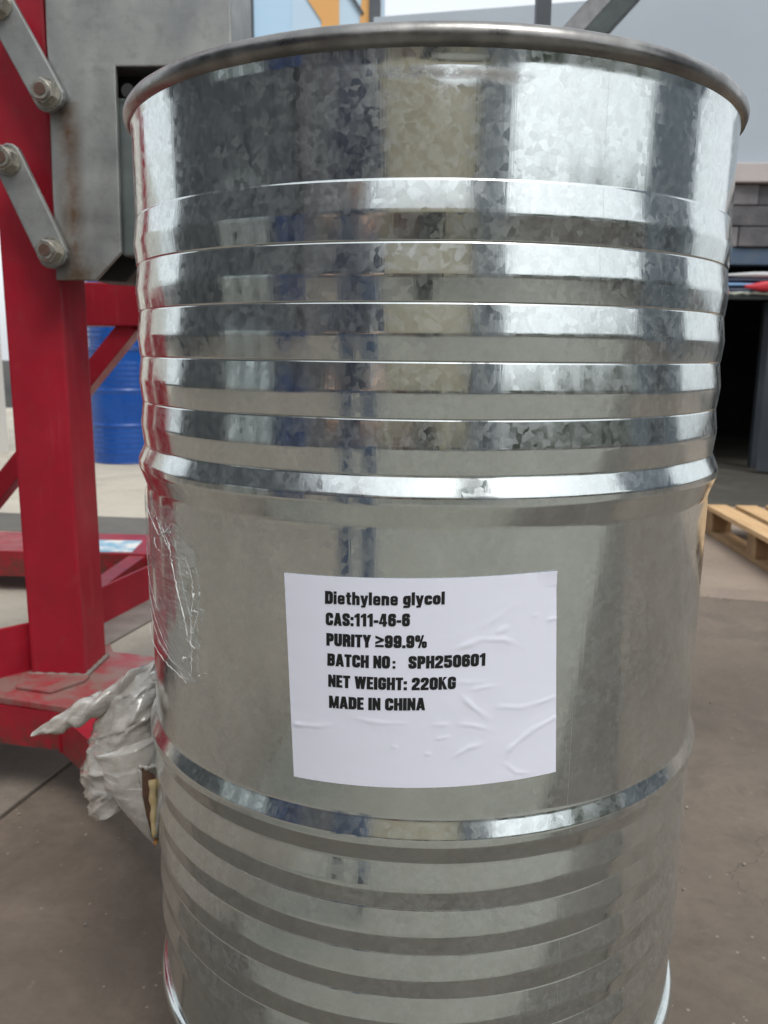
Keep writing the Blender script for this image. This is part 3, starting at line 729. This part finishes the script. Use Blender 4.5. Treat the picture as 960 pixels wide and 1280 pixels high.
# gripper head
PO = Vector((-.70, .69, 1.014))
def pplate(name, mat, mb, parent=None):
    par = parent or lift
    me_o = mb.build(name, mat, par)
    me = me_o.data; off = PO-ORG[par.name]
    for v in me.vertices: v.co -= off
    me_o.location = off; ORG[me_o.name] = PO.copy()
    return me_o
m = MB(); m.prism([(-.694, 1.014), (-.619, 1.013), (-.568, 1.064), (-.562, 1.382), (-.353, 1.382), (-.353, 1.75), (-.676, 1.75)], 'y', .69, .702, .0025); gp = pplate('gripper_plate', M_plate, m)
m = MB(); m.box(-.67, -.355, .7025, .88, 1.386, 1.75, .002); part('gripper_housing', M_plate, m)
m = MB(); m.box(-.66, -.44, .76, .86, 1.06, 1.386, .004); jw = part('jaw_guide', M_black, m)
m = MB(); m.box(-.572, -.538, .708, .755, 1.06, 1.335, .004); part('jaw_guide', M_jaw, m)
m = MB(); m.prism([(-.66, 1.020), (-.588, 1.016), (-.560, 1.046), (-.543, 1.10), (-.543, 1.20), (-.62, 1.24), (-.66, 1.20)], 'y', .762, .88, .004); part('jaw_block', M_black, m)
m = MB(); m.box(-.535, -.508, .715, .749, 1.10, 1.30, .004); part('jaw_slide', M_darkst, m)
for k in range(3):
    m = MB(); m.cyl((-.545+.022*k, .75, 1.345-.004*k), (-.545+.022*k, .70, 1.345-.004*k), .012, n=20); part('spring_end', M_link if k == 1 else M_black, m)
m = MB(); m.bar((-.43, .72, 1.25), (-.20, .33, 1.18), .05, .06); part('clamp_arm', M_darkst, m)
m = MB(); m.box(-.235, -.165, .246, .35, 1.1045, 1.19); m.box(-.235, -.165, .30, .345, 1.03, 1.1045); part('clamp_jaw', M_darkst, m)
def hexa(c, r, y0, y1, rot=0):
    mm = MB(); P = []
    for yy in (y0, y1):
        P += [(c[0]+r*math.cos(rot+i*math.pi/3), yy, c[1]+r*math.sin(rot+i*math.pi/3)) for i in range(6)]
    mm.prism([(p[0], p[2]) for p in P[:6]], 'y', y0, y1, .0012)
    return mm
def nut(c, par, rot):
    mm = hexa(c, .0215, .646, .667, rot)
    mm.cyl((c[0], .668, c[1]), (c[0], .664, c[1]), .026, n=28)                       # washer
    mm.cyl((c[0], .648, c[1]), (c[0], .640, c[1]), .0175, .0155, n=28)              # nylon-lock collar
    o = mm.build('nut', M_nut, par)
    b_ = MB(); b_.cyl((c[0], .66, c[1]), (c[0], .6385, c[1]), .0105, n=20); b_.cyl((c[0], .681, c[1]), (c[0], .735, c[1]), .010, n=16); b_.build('bolt_end', M_bolt, lift)
def linkbar(p, q, rot):
    p, q = Vector(p), Vector(q); d_ = (q-p).normalized(); n_ = Vector((-d_.y, d_.x)); r_ = .0275
    pts = []
    for c, s0 in ((q, -1), (p, 1)):
        for i in range(9):
            t = -math.pi/2+math.pi*i/8
            # rounded ends, slightly squared
            rr = r_*(1.0+.10*abs(math.sin(2*t)))
            pts.append(tuple(c+(d_*math.cos(t)*(1 if s0 < 0 else -1)+n_*math.sin(t)*(1 if s0 < 0 else -1))*rr))
    mm = MB(); mm.prism(pts, 'y', .668, .681, .0018); lb = mm.build('link_bar', M_link, lift)
    nut(p, lb, rot); nut(q, lb, rot+.4)
linkbar((-.757, 1.476), (-.680, 1.331), .2)
linkbar((-.760, 1.220), (-.690, 1.062), .5)

# ------------------------------------------------------------------ bundle of stretch film between base and drum
bun = thing('film_bundle', (-.35, .03, .3), 'twisted bundle of dirty grey stretch film hanging between red base and drum', 'plastic wrap')
def loft(path, n, f):
    """path: (centre, rx, ry); f(t, ang) -> extra radius"""
    V = []; F = []
    N_ = len(path)
    for i, (c, rx, ry, tw) in enumerate(path):
        c = Vector(c)
        for k in range(n):
            a = 2*math.pi*k/n; e = 1+f(i/(N_-1), a)
            V.append(c+Vector((rx*math.cos(a)*e, ry*math.sin(a)*e, tw*math.cos(a))))
    for i in range(N_-1):
        for k in range(n): F.append((i*n+k, i*n+(k+1)%n, (i+1)*n+(k+1)%n, (i+1)*n+k))
    F.append(tuple(range(n))[::-1]); F.append(tuple((N_-1)*n+k for k in range(n)))
    return V, F
def interp(keys, N_):
    o = []
    for i in range(N_):
        t = i/(N_-1)*(len(keys)-1); k = min(int(t), len(keys)-2); f_ = t-k; f_ = f_*f_*(3-2*f_)*.5+f_*.5
        a, b = keys[k], keys[k+1]
        o.append((tuple(a[0][j]*(1-f_)+b[0][j]*f_ for j in range(3)), a[1]*(1-f_)+b[1]*f_, a[2]*(1-f_)+b[2]*f_, a[3]*(1-f_)+b[3]*f_))
    return o
def wr(t, a):
    s = t*26+a*1.4
    q_ = Vector((math.cos(a)*.9, math.sin(a)*.9, t*9+a*.55)); rg_ = 1-abs(noise.noise(q_)); rg2 = 1-abs(noise.noise(q_*2.1+Vector((3, 1, 4))))
    return .10*(rg_**5-.4)+.09*(rg2**6-.3)+.03*abs(math.sin(s*1.1+2*noise.noise(Vector((t*6, math.sin(a)*2, math.cos(a)*2)))))+.10*noise.noise(Vector((math.cos(a)*1.2, math.sin(a)*1.2, t*4)))
outer = interp([((-.330, .050, .508), .014, .016, .0), ((-.338, .040, .492), .032, .034, .010), ((-.348, .028, .455), .042, .044, .016), ((-.350, .020, .415), .047, .046, .018),
                ((-.349, .018, .385), .045, .043, .022), ((-.346, .016, .362), .040, .038, .028)], 60)
V, F = loft(outer, 72, wr)
m = MB(); m.add(V, F, True); part('outer_wrap', M_wrap, m, bun)
inner = interp([((-.338, .004, .440), .040, .038, .010), ((-.327, -.010, .407), .034, .033, .012), ((-.312, -.021, .376), .0235, .023, .010), ((-.302, -.030, .353), .0140, .014, .005), ((-.2955, -.036, .334), .004, .005, 0)], 50)
V, F = loft(inner, 56, lambda t, a: wr(t*.7+.3, a)*.35)
m = MB(); m.add(V, F, True); cone = part('inner_cone', M_wrap, m, bun)
# torn slit down the cone with the yellowed core showing
sl = [(-.3085, -.0380, .429), (-.3075, -.0440, .398), (-.3025, -.0475, .374), (-.2975, -.0480, .348), (-.2930, -.0460, .352), (-.2890, -.0430, .375), (-.2885, -.0385, .398), (-.2960, -.0345, .418)]
m = MB(); c0 = Vector((-.2985, -.0435, .388)); m.add([c0]+sl, [(0, i+1, (i+1) % len(sl)+1) for i in range(len(sl))], True); gap = m.build('torn_slit', M_hole, bun)
m = MB(); m.tube([(-.2965+.0006*math.sin(i*1.3)+.00012*i, -.0385-.00085*i, (.414-.0054*i)) for i in range(13)], lambda t: .0052*(1-.5*t)*(1+.18*math.sin(t*23)), 8); m.build('core_strip', M_core, bun)
m = MB(); m.tube([(-.3125+.00125*i+.0006*math.sin(i*2.1), -.0370-.0011*i+.00004*i*i, .427-.0066*i) for i in range(13)], lambda t: .0021*(1+.35*math.sin(t*15)), 7)
m.tube([(-.2905+.00045*i-.00006*i*i, -.0335-.0012*i, .424-.0062*i) for i in range(13)], lambda t: .0028*(1+.25*math.sin(t*13)), 7)
m.tube([(-.3125+.0018*i, -.0370+.0004*i, .427+.0012*math.sin(i*.9)) for i in range(12)], lambda t: .0026*(1+.4*math.sin(t*19)), 7); m.build('film_lip', M_wrap, bun)
m = MB(); m.cyl((-.2952, -.0405, .3415), (-.2945, -.0465, .3400), .0028, .0022, n=10); m.build('rusty_tip', simple('orange_rust', (.40, .17, .05), (.55, .28, .10), 200, .7), bun)
tail = interp([((-.325, .055, .500), .020, .014, 0), ((-.352, .030, .488), .020, .020, .004), ((-.382, .018, .473), .018, .018, .006), ((-.408, .012, .463), .015, .017, .006), ((-.432, .010, .452), .010, .013, .004), ((-.456, .010, .4405), .003, .004, .0)], 50)
V = []; F = []; n = 30
for i, (c, rx, ry, tw) in enumerate(tail):
    t = i/49
    for k in range(n):
        a = 2*math.pi*k/n; e = 1+.55*noise.noise(Vector((math.cos(a)*1.3, math.sin(a)*1.3, t*8)))+.22*math.sin(2*a+t*11)
        V.append(Vector(c)+Vector((.25*rx*math.cos(a)*e, ry*math.sin(a)*e, rx*math.cos(a)*e)))
for i in range(49):
    for k in range(n): F.append((i*n+k, i*n+(k+1)%n, (i+1)*n+(k+1)%n, (i+1)*n+k))
m = MB(); m.add(V, F, True); part('film_tail', M_wrap, m, bun)
m = MB()
for k in range(5):
    z0_ = .497-.004*k
    m.tube([(-.300-.006*i+.002*math.sin(i*1.7+k), .050-.006*k-.002*i, z0_+.004*math.sin(i*.9+k*2)-.0012*i*k*.4) for i in range(9)], lambda t: .0045*(.4+math.sin(math.pi*t)), 7)
m.build('twisted_folds', M_wrap, bun)

# ------------------------------------------------------------------ other drums
def other_drum(matb, matr, label, group, n=72, loc=(0, 0, 0), cat='drum'):
    t = thing('steel_drum' if matb is M_drum else 'blue_drum', loc, label, cat, group)
    V, F = lathe(rounded(rib_profile(), .003), n); mm = MB(); mm.add([Vector(p)+Vector(loc) for p in V], F, True); mm.build('body', matb, t)
    for nm, z in (('top_rim', .8835), ('bottom_rim', .0085)):
        V, F = lathe(ring_profile(.2842, z, .0085, 10), n); mm = MB(); mm.add([Vector(p)+Vector(loc) for p in V], F, True); mm.build(nm, matr, t)
    mm = MB(); mm.cyl(Vector(loc)+Vector((0, 0, .866)), Vector(loc)+Vector((0, 0, .868)), .2845, n=n); mm.build('lid', matr, t)
    return t
bl = other_drum(M_blue, M_bluerim, 'lower blue drum behind the red mast, carrying another drum', 'blue drums stacked in the yard', 96, (-2.40, 5.72, 0))
b2 = copy_tree(bl); b2.location = (-2.385, 5.725, .893); b2['label'] = 'upper blue drum stacked on another blue drum behind the red mast'
# stacks of drums off to the left, seen mirrored in the steel
SP = [(-4.85, -1.55), (-4.66, -2.16), (-4.47, -2.76)]
pz = other_drum(M_drum, M_rim, 'lower steel drum, farthest from the blue drums in the stack by the shed', 'steel drums stacked by the shed', 48, (*SP[0], 0))
for i, (x_, y_) in enumerate(SP):
    for j in range(2):
        if i == 0 and j == 0: continue
        c = copy_tree(pz); c.location = (x_, y_, .893*j)
        c['label'] = ['lower', 'upper'][j]+' steel drum, '+['farthest from the blue drums', 'in the middle of the steel row', 'nearest to the blue drums'][i]+' in the stack by the shed'
BP = [(-4.27, -3.48), (-4.05, -4.10)]
pb_ = other_drum(M_dullblue, M_dullblue, 'lower dull blue drum, nearest to the steel drums in the stack by the shed', 'blue drums stacked by the shed', 48, (*BP[0], 0))
for i, (x_, y_) in enumerate(BP):
    for j in range(2):
        if i == 0 and j == 0: continue
        c = copy_tree(pb_); c.location = (x_, y_, .893*j)
        c['label'] = ['lower', 'upper'][j]+' dull blue drum, '+['nearest to', 'farthest from'][i]+' the steel drums in the stack by the shed'

# ------------------------------------------------------------------ pallet
pal = thing('wooden_pallet', (1.93, 2.78, 0), 'pale wooden pallet lying on the concrete right of the drum', 'pallet')
x0, x1, y0, y1 = 1.435, 2.435, 2.13, 3.33
nb = 7; bw = .105; gp_ = (x1-x0-nb*bw)/(nb-1)
for i in range(nb):
    m = MB(); xx = x0+i*(bw+gp_); m.box(xx, xx+bw, y0+random.uniform(-.004, .004), y1, .122, .144+random.uniform(-.001, .001), .003); m.build('deckboard', M_wood, pal)
for yy in (y0+.05, (y0+y1)/2, y1-.05):
    m = MB(); m.box(x0+.004, x1-.004, yy-.048, yy+.048, .1, .1217, .002); m.build('stringer_board', M_woodd, pal)
    for xx in (x0+.055, (x0+x1)/2, x1-.055):
        m = MB(); m.box(xx-.048, xx+.048, yy-.05, yy+.05, .0222, .0997, .003); m.build('block', M_woodd, pal)
for xx in (x0+.055, (x0+x1)/2, x1-.055):
    m = MB(); m.box(xx-.05, xx+.05, y0+.002, y1-.002, 0.001, .022, .002); m.build('bottom_board', M_woodd, pal)

# ------------------------------------------------------------------ workshop building behind, right
wk = thing('workshop_building', (2.5, 5.6, 0), 'grey workshop with pale ledge, block wall and dark doorway behind the drum', 'building')
m = MB(); m.prism([(-.42, 2.2415), (5.4, 2.2415), (5.4, 3.60), (-.42, 3.236)], 'y', 5.58, 5.75); m.build('cladding_wall', M_cladding, wk)
m = MB(); m.box(-.5, 5.45, 5.49, 5.8, 2.108, 2.2395, .008); m.build('ledge', M_ledge, wk)
m = MB(); m.box(-.4, 5.4, 5.62, 5.76, 1.668, 2.106); m.build('backing_wall', M_block, wk)
z = 1.672
for r_ in range(3):
    hh = .141; xx = .3-(.14 if r_ % 2 else 0)
    while xx < 4.6:
        ww = random.uniform(.24, .34)
        m = MB(); dy = random.uniform(-.008, .008); m.box(xx, xx+ww, 5.545+dy, 5.6195, z, z+hh-.004, .006); m.build('block', random.choice([M_block, M_block, M_block2]) if r_ else random.choice([M_block2, M_block]), wk)
        xx += ww+.006
    z += hh+.004
m = MB(); m.box(.3, 5.4, 5.56, 5.76, 1.548, 1.664, .004); m.build('lintel_beam', M_lintel, wk)
m = MB(); m.box(.3, 5.4, 5.58, 5.70, 1.30, 1.335, .004); m.build('shelf', M_darkst, wk)
m = MB(); m.box(-.42, 1.15, 5.57, 5.76, 0.006, 1.545); m.build('left_pier', M_block, wk)
m = MB(); m.box(4.9, 5.4, 5.57, 5.76, 0.006, 1.545); m.build('right_pier', M_block, wk)
m = MB(); m.box(-.42, 5.4, 9.5, 9.6, 0, 3.2); m.box(-.42, -.32, 5.77, 9.5, 0, 3.2); m.box(5.3, 5.4, 5.77, 9.5, 0, 3.2); m.box(-.42, 5.4, 5.77, 9.6, 3.2, 3.25); m.build('interior_shell', M_inside, wk)
for xx in (2.19, 2.62):
    m = MB(); m.box(xx, xx+.06, 5.85, 5.91, .007, 1.30); m.build('door_post', M_door, wk)
m = MB(); m.prism([(2.53, 5.50), (2.56, 5.48), (3.10, 5.05), (3.12, 5.08)], 'z', .03, 1.28); dl = m.build('door_leaf', M_door, wk)
def bundle(name, x0_, x1_, z0_, z1_, mat, label, yc=5.60, dep=.10, seed=0):
    m_ = MB(); V_ = []; F_ = []; N_ = 40; n_ = 14
    for i in range(N_+1):
        t_ = i/N_; xx_ = x0_+(x1_-x0_)*t_
        for k_ in range(n_):
            a_ = 2*math.pi*k_/n_; e_ = 1+.16*noise.noise(Vector((t_*9, math.cos(a_)*1.2+seed, math.sin(a_)*1.2)))
            e_ *= min(1, .25+6*min(t_, 1-t_))
            V_.append((xx_, yc+dep/2*math.copysign(abs(math.cos(a_))**.7, math.cos(a_))*e_, (z0_+z1_)/2+(z1_-z0_)/2*math.copysign(abs(math.sin(a_))**.7, math.sin(a_))*e_))
    for i in range(N_):
        for k_ in range(n_): F_.append((i*n_+k_, i*n_+(k_+1) % n_, (i+1)*n_+(k_+1) % n_, (i+1)*n_+k_))
    F_.append(tuple(range(n_))[::-1]); F_.append(tuple(N_*n_+k_ for k_ in range(n_)))
    m_.add(V_, F_, True); o = m_.build(name, mat); return tag(o, label, 'tarpaulin')
bundle('folded_tarp', .7, 4.4, 1.337, 1.392, M_tarpn, 'dark navy folded tarp lowest on the shelf over the doorway', 5.63, .10, 1)
bundle('folded_tarp', .8, 4.2, 1.393, 1.420, M_tarpb, 'thin light blue folded tarp on the shelf below the white one', 5.62, .10, 2)
bundle('folded_tarp', .8, 4.2, 1.421, 1.452, M_tarpn, 'dark navy folded tarp between the light blue and the white ones', 5.62, .10, 3)
bundle('folded_tarp', 2.15, 4.2, 1.453, 1.498, M_tarpw, 'white folded tarp topmost on the shelf under the blue lintel', 5.61, .10, 4)
bundle('folded_tarp', 2.33, 3.4, 1.352, 1.425, M_tarpr, 'bright red folded tarp hanging at the right over the doorway', 5.53, .06, 5)
m = MB(); m.tube([(2.0+.03*i, 5.545, 1.325+.018*math.sin(i*.12)+.004*math.sin(i*1.9)) for i in range(70)], lambda t: .011*(1+.5*math.sin(t*260)), 7)
tag(m.build('knotted_rope', M_rope), 'pale knotted rope strung along the shelf above the doorway', 'rope')

# ------------------------------------------------------------------ painted building far behind, white wall, steel post
pbd = thing('painted_building', (-3.5, 15, 0), 'distant building painted pale blue and orange above the drum rim', 'building')
m = MB(); m.box(-8, -1.10, 15, 20, 0, 9); m.build('wall', M_skyblue2, pbd)
m = MB(); m.box(-3.15, -2.49, 14.97, 14.998, .5, 8.6); m.build('panel', M_skyblue, pbd)
m = MB(); m.prism([(-2.49, .5), (-1.64, .5), (-1.64, 8.6), (-2.9, 8.6), (-2.20, 6.95), (-1.95, 6.6), (-1.95, 6.0), (-2.4, 5)], 'y', 14.975, 14.998); m.build('panel', M_orange, pbd, 'orange painted panel')
m = MB(); m.prism([(-1.32, 6.0), (-1.11, 6.0), (-1.11, 7.2), (-1.24, 7.0)], 'y', 14.975, 14.998); m.build('panel', M_orange, pbd, 'small orange painted panel')
m = MB(); m.bar((-1.50, 14.97, 7.1), (-1.22, 14.97, 6.7), .03, .05); m.build('stay', M_pipe, pbd)
m = MB(); m.box(-1.095, -.91, 14.9, 15.08, 0, 9.2); m.build('corner_post', M_pipe, pbd)
m = MB(); m.box(-3.26, -3.16, 14.94, 14.998, 0, 9); m.build('downpipe', M_pipe, pbd)
m = MB(); m.box(-13, -3.60, 5.8, 6.1, 0, 3.0); wl = tag(m.build('white_wall', M_white), 'bright white wall at the far left behind the lifter', 'wall')
sp_ = thing('steel_post', (.30, 1.62, 0), 'grey galvanised steel post with angled strut showing above the drum rim', 'post')
m = MB(); m.box(.283, .322, 1.60, 1.66, 0.005, 2.6, .002); m.build('upright', M_pipe, sp_)
m = MB(); m.box(.25, .36, 1.57, 1.69, 0, .012); m.build('base_plate', M_post, sp_)
dd = Vector((.68, 0, .73)); q0 = Vector((.300, 1.60, 1.69))
m = MB(); m.bar(q0, q0+dd*1.2, .008, .075, upv=(0, 1, 0), bev=.001); 
m = MB(); m.bar(q0+Vector((.028, .0, 0)), q0+Vector((.028, 0, 0))+dd*1.1, .055, .008, upv=(0, 1, 0), bev=.001); m.build('strut', M_post, sp_)
m = MB(); m.bar(q0+Vector((.088, .035, 0)), q0+Vector((.088, .035, 0))+dd*1.1, .05, .085, upv=(0, 1, 0), bev=.001); m.build('strut', M_darkst, sp_)

# ------------------------------------------------------------------ the yard behind the camera, as the steel mirrors it
sh = thing('dark_shed', (-7.2, -2, 0), 'tall dark blue grey sheet metal shed left of the yard', 'building')
m = MB(); m.prism([(-7.4, 1.7), (-6.4, -5.9), (-9.5, -6.3), (-10.4, 1.4)], 'z', 0, 7.0); m.build('wall', M_shed, sh)
for i in range(5):
    m = MB(); yy = .6-1.35*i; xx = -7.235-.13*(yy-1.7)-.03
    m.bar((xx+.0, yy, 0), (xx+.0, yy, 6.9), .12, .12, upv=(1, 0, 0)); m.build('column', M_pipe, sh)
mv = thing('mauve_building', (-6, -8, 0), 'mauve grey rendered building at the corner of the yard', 'building')
m = MB(); m.prism([(-6.3, -6.6), (-4.8, -12.7), (-9, -13.5), (-10, -7)], 'z', 0, 7.5); m.build('wall', M_mauve, mv)
m = MB(); m.box(-5.95, -5.90, -8.4, -7.6, 2.5, 4); m.build('window', M_pipe, mv)
cr = thing('cream_building', (-.4, -13, 0), 'cream rendered building with a red shutter across the yard', 'building')
m = MB(); m.box(-4.5, 3.5, -17, -12.9, 0, 6.0); m.build('wall', M_cream, cr)
m = MB(); m.box(-4.6, 3.6, -17, -12.7, 6.005, 6.25); m.build('roof', M_ledge, cr)
m = MB(); m.box(-2.6, -.9, -12.89, -12.8, 0, 2.5); m.build('roller_shutter', M_rust, cr)
m = MB(); m.box(-.3, 1.2, -12.89, -12.8, 0, 2.6); m.build('door', M_inside, cr)
m = MB(); m.box(1.9, 3.1, -12.89, -12.8, .9, 2.3); m.build('window', M_pipe, cr)
m = MB(); m.box(-4.2, -3.1, -12.89, -12.8, .9, 2.3); m.build('window', M_pipe, cr)
tw = thing('grey_tower', (5, -12.6, 0), 'tall grey block tower beside the cream building', 'building')
m = MB(); m.box(3.7, 6.3, -15, -12.3, 0, 13); m.build('wall', M_tower, tw)
for i in range(4):
    m = MB(); m.box(4.5, 5.4, -12.29, -12.25, 2+2.6*i, 3.4+2.6*i); m.build('window', M_pipe, tw)
sl_ = thing('slate_building', (8.6, 0, 0), 'tall slate blue sheet clad building right of the yard', 'building')
m = MB(); m.prism([(8.2, -1.5), (8.0, 2.2), (12, 2.4), (12.2, -1.3)], 'z', 0, 9); m.build('wall', M_slate, sl_)
m = MB(); m.box(8.02, 8.12, -.3, 1.0, 0.9, 2.3); m.build('window', M_pipe, sl_)
def tree(x, y, h, seed, label):
    t = thing('tree', (x, y, 0), label, 'tree', 'trees along the far side of the yard')
    rnd = random.Random(seed); mm = MB()
    mm.tube([(x+.05*math.sin(i), y, h*.6*i/6) for i in range(7)], lambda t_: .16*(1-.6*t_), 8)
    for k in range(5):
        a = rnd.uniform(0, 6.28); mm.tube([(x, y, h*.35), (x+.5*math.cos(a), y+.5*math.sin(a), h*.55), (x+1.0*math.cos(a), y+1.0*math.sin(a), h*.75)], lambda t_: .06*(1-.7*t_), 6)
    mm.build('trunk', M_bark, t)
    mm = MB(); cl = [(x+rnd.uniform(-1.3, 1.3), y+rnd.uniform(-1.2, 1.2), h*rnd.uniform(.4, .92), rnd.uniform(.45, .9)) for _ in range(16)]
    for _ in range(2600):
        c = rnd.choice(cl); d_ = Vector((rnd.gauss(0, 1), rnd.gauss(0, 1), rnd.gauss(0, 1))).normalized()*c[3]*rnd.uniform(.4, 1)**.5
        p = Vector(c[:3])+d_; u_ = Vector((rnd.gauss(0, 1), rnd.gauss(0, 1), rnd.gauss(0, 1))).normalized()*.11; v_ = u_.orthogonal().normalized()*.06
        mm.add([p-u_, p+v_, p+u_, p-v_], [(0, 1, 2, 3)])
    mm.build('crown', M_leaf, t)
for i, (az, dist, h) in enumerate([(31, 15, 3.5), (40, 16, 3.9), (49, 15, 3.3), (58, 16, 3.8), (68, 14, 3.3), (76, 15, 3.5)]):
    tree(dist*math.sin(R(az)), -dist*math.cos(R(az)), h, i, ['low round tree beside the grey tower', 'bushy tree second from the grey tower', 'low tree in the middle of the tree row', 'taller tree right of the row middle', 'small tree second from the slate building', 'round tree nearest the slate building'][i])
lw = thing('low_wall', (10, -10, 0), 'long low brown grey wall under the trees', 'wall')
m = MB(); m.bar((6.4, -12.2, .6), (12.6, -2.2, .6), .2, 1.2); m.build('masonry', M_conc_mid, lw)

# ------------------------------------------------------------------ the photographer, mirrored in the drum
def person():
    px, py = -.58, -1.46
    t = thing('person', (px, py, 0), 'person in a navy shirt and blue jeans holding a phone before the drum', 'person')
    J = [((0, 0, .93), .125), ((0, .02, 1.08), .115), ((0, .04, 1.25), .135), ((0, .05, 1.40), .10), ((0, .06, 1.48), .052), ((0, .09, 1.56), .062), ((0, .10, 1.63), .088), ((0, .09, 1.70), .078),
         ((-.10, 0, .88), .095), ((-.11, .02, .50), .062), ((-.12, -.02, .10), .042), ((-.13, .12, .04), .035),
         ((.10, 0, .88), .095), ((.12, .04, .50), .062), ((.13, 0, .10), .042), ((.14, .14, .04), .035),
         ((-.18, .05, 1.38), .058), ((-.23, .12, 1.12), .044), ((-.02, .36, .98), .034),
         ((.18, .05, 1.38), .058), ((.24, .14, 1.12), .044), ((.28, .38, .95), .032)]
    E_ = [(0, 1), (1, 2), (2, 3), (3, 4), (4, 5), (5, 6), (6, 7), (0, 8), (8, 9), (9, 10), (10, 11), (0, 12), (12, 13), (13, 14), (14, 15), (3, 16), (16, 17), (17, 18), (3, 19), (19, 20), (20, 21)]
    J = list(J); E_ = list(E_)
    def hand(root, dr, side):
        b = len(J); c = Vector(J[root][0]); d_ = Vector(dr).normalized(); s_ = d_.cross(Vector((0, 0, 1))).normalized()*side
        J.append((tuple(c+d_*.055), .030)); E_.append((root, b))
        for k, L in enumerate((.060, .072, .068, .052)):
            o_ = s_*(-.027+.018*k); p1 = Vector(J[b][0])+o_+d_*.02
            i0 = len(J); J.append((tuple(p1), .0092)); J.append((tuple(p1+d_*L*.6), .0086)); J.append((tuple(p1+d_*L*.9+Vector((0, 0, -.022))), .0078))
            E_.extend([(b, i0), (i0, i0+1), (i0+1, i0+2)])
        i0 = len(J); p1 = c+d_*.02-s_*.03
        J.append((tuple(p1), .012)); J.append((tuple(p1+d_*.03-s_*.022), .010)); J.append((tuple(p1+d_*.058-s_*.024), .009)); E_.extend([(root, i0), (i0, i0+1), (i0+1, i0+2)])
    hand(18, (.5, .8, -.1), 1); hand(21, (-.1, 1, -.1), -1)
    me = bpy.data.meshes.new('person_skin'); me.from_pydata([p for p, r in J], E_, [])
    tmp = bpy.data.objects.new('person_tmp', me); col.objects.link(tmp)
    sk = tmp.modifiers.new('s', 'SKIN'); sk.use_smooth_shade = True
    for v, (p, r) in zip(me.skin_vertices[0].data, J): v.radius = (r, r); v.use_root = False
    me.skin_vertices[0].data[0].use_root = True
    ss = tmp.modifiers.new('u', 'SUBSURF'); ss.levels = 2; ss.render_levels = 2
    dg = bpy.context.evaluated_depsgraph_get()
    bm_ = bpy.data.meshes.new_from_object(tmp.evaluated_get(dg))
    bpy.data.objects.remove(tmp)
    bm_.name = 'body'
    sk_m = simple('skin', (.40, .24, .16), (.46, .28, .20), 8, .5); je = simple('blue_jeans', (.06, .10, .19), (.10, .15, .26), 20, .9); shm = simple('navy_shirt', (.02, .03, .065), (.03, .042, .08), 9, .85); so = M_black; ha = simple('dark_hair', (.012, .010, .009), (.02, .016, .013), 30, .6)
    for x in (sk_m, je, shm, so, ha): bm_.materials.append(x)
    for p in bm_.polygons:
        c = p.center; i = 0
        if c.z < .09 and c.y < .4 and c.z < .12: i = 3
        elif c.z < .98 and c.y < .19: i = 1
        elif c.z < 1.47 and c.y < .22: i = 2
        elif c.z > 1.50 and (c.z > 1.69 or c.y < .08): i = 4
        p.material_index = i; p.use_smooth = True
    o = link('body', bm_, None, t)
    m_ = MB(); hd = Vector((px, py, 0))
    for s_ in (-1, 1): m_.cyl(hd+Vector((s_*.032, .172, 1.645)), hd+Vector((s_*.032, .186, 1.643)), .011, .006, n=12)
    m_.build('eyes', M_white, t)
    m_ = MB(); m_.cyl(hd+Vector((0, .175, 1.635)), hd+Vector((0, .205, 1.612)), .010, .015, n=10); m_.build('nose', sk_m, t)
    m_ = MB(); m_.box(px-.025, px+.025, py+.165, py+.181, 1.575, 1.583, .002); m_.build('mouth', M_rust, t)
    m_ = MB()
    for s_ in (-1, 1): m_.cyl(hd+Vector((s_*.086, .09, 1.63)), hd+Vector((s_*.098, .08, 1.635)), .028, .022, n=12)
    m_.build('ears', sk_m, t)
person()
ph = MB(); ph.box(-.05, .03, -.905, -.896, .80, .96, .003); tag(ph.build('phone', M_black), 'black phone held up in front of the drum', 'phone')
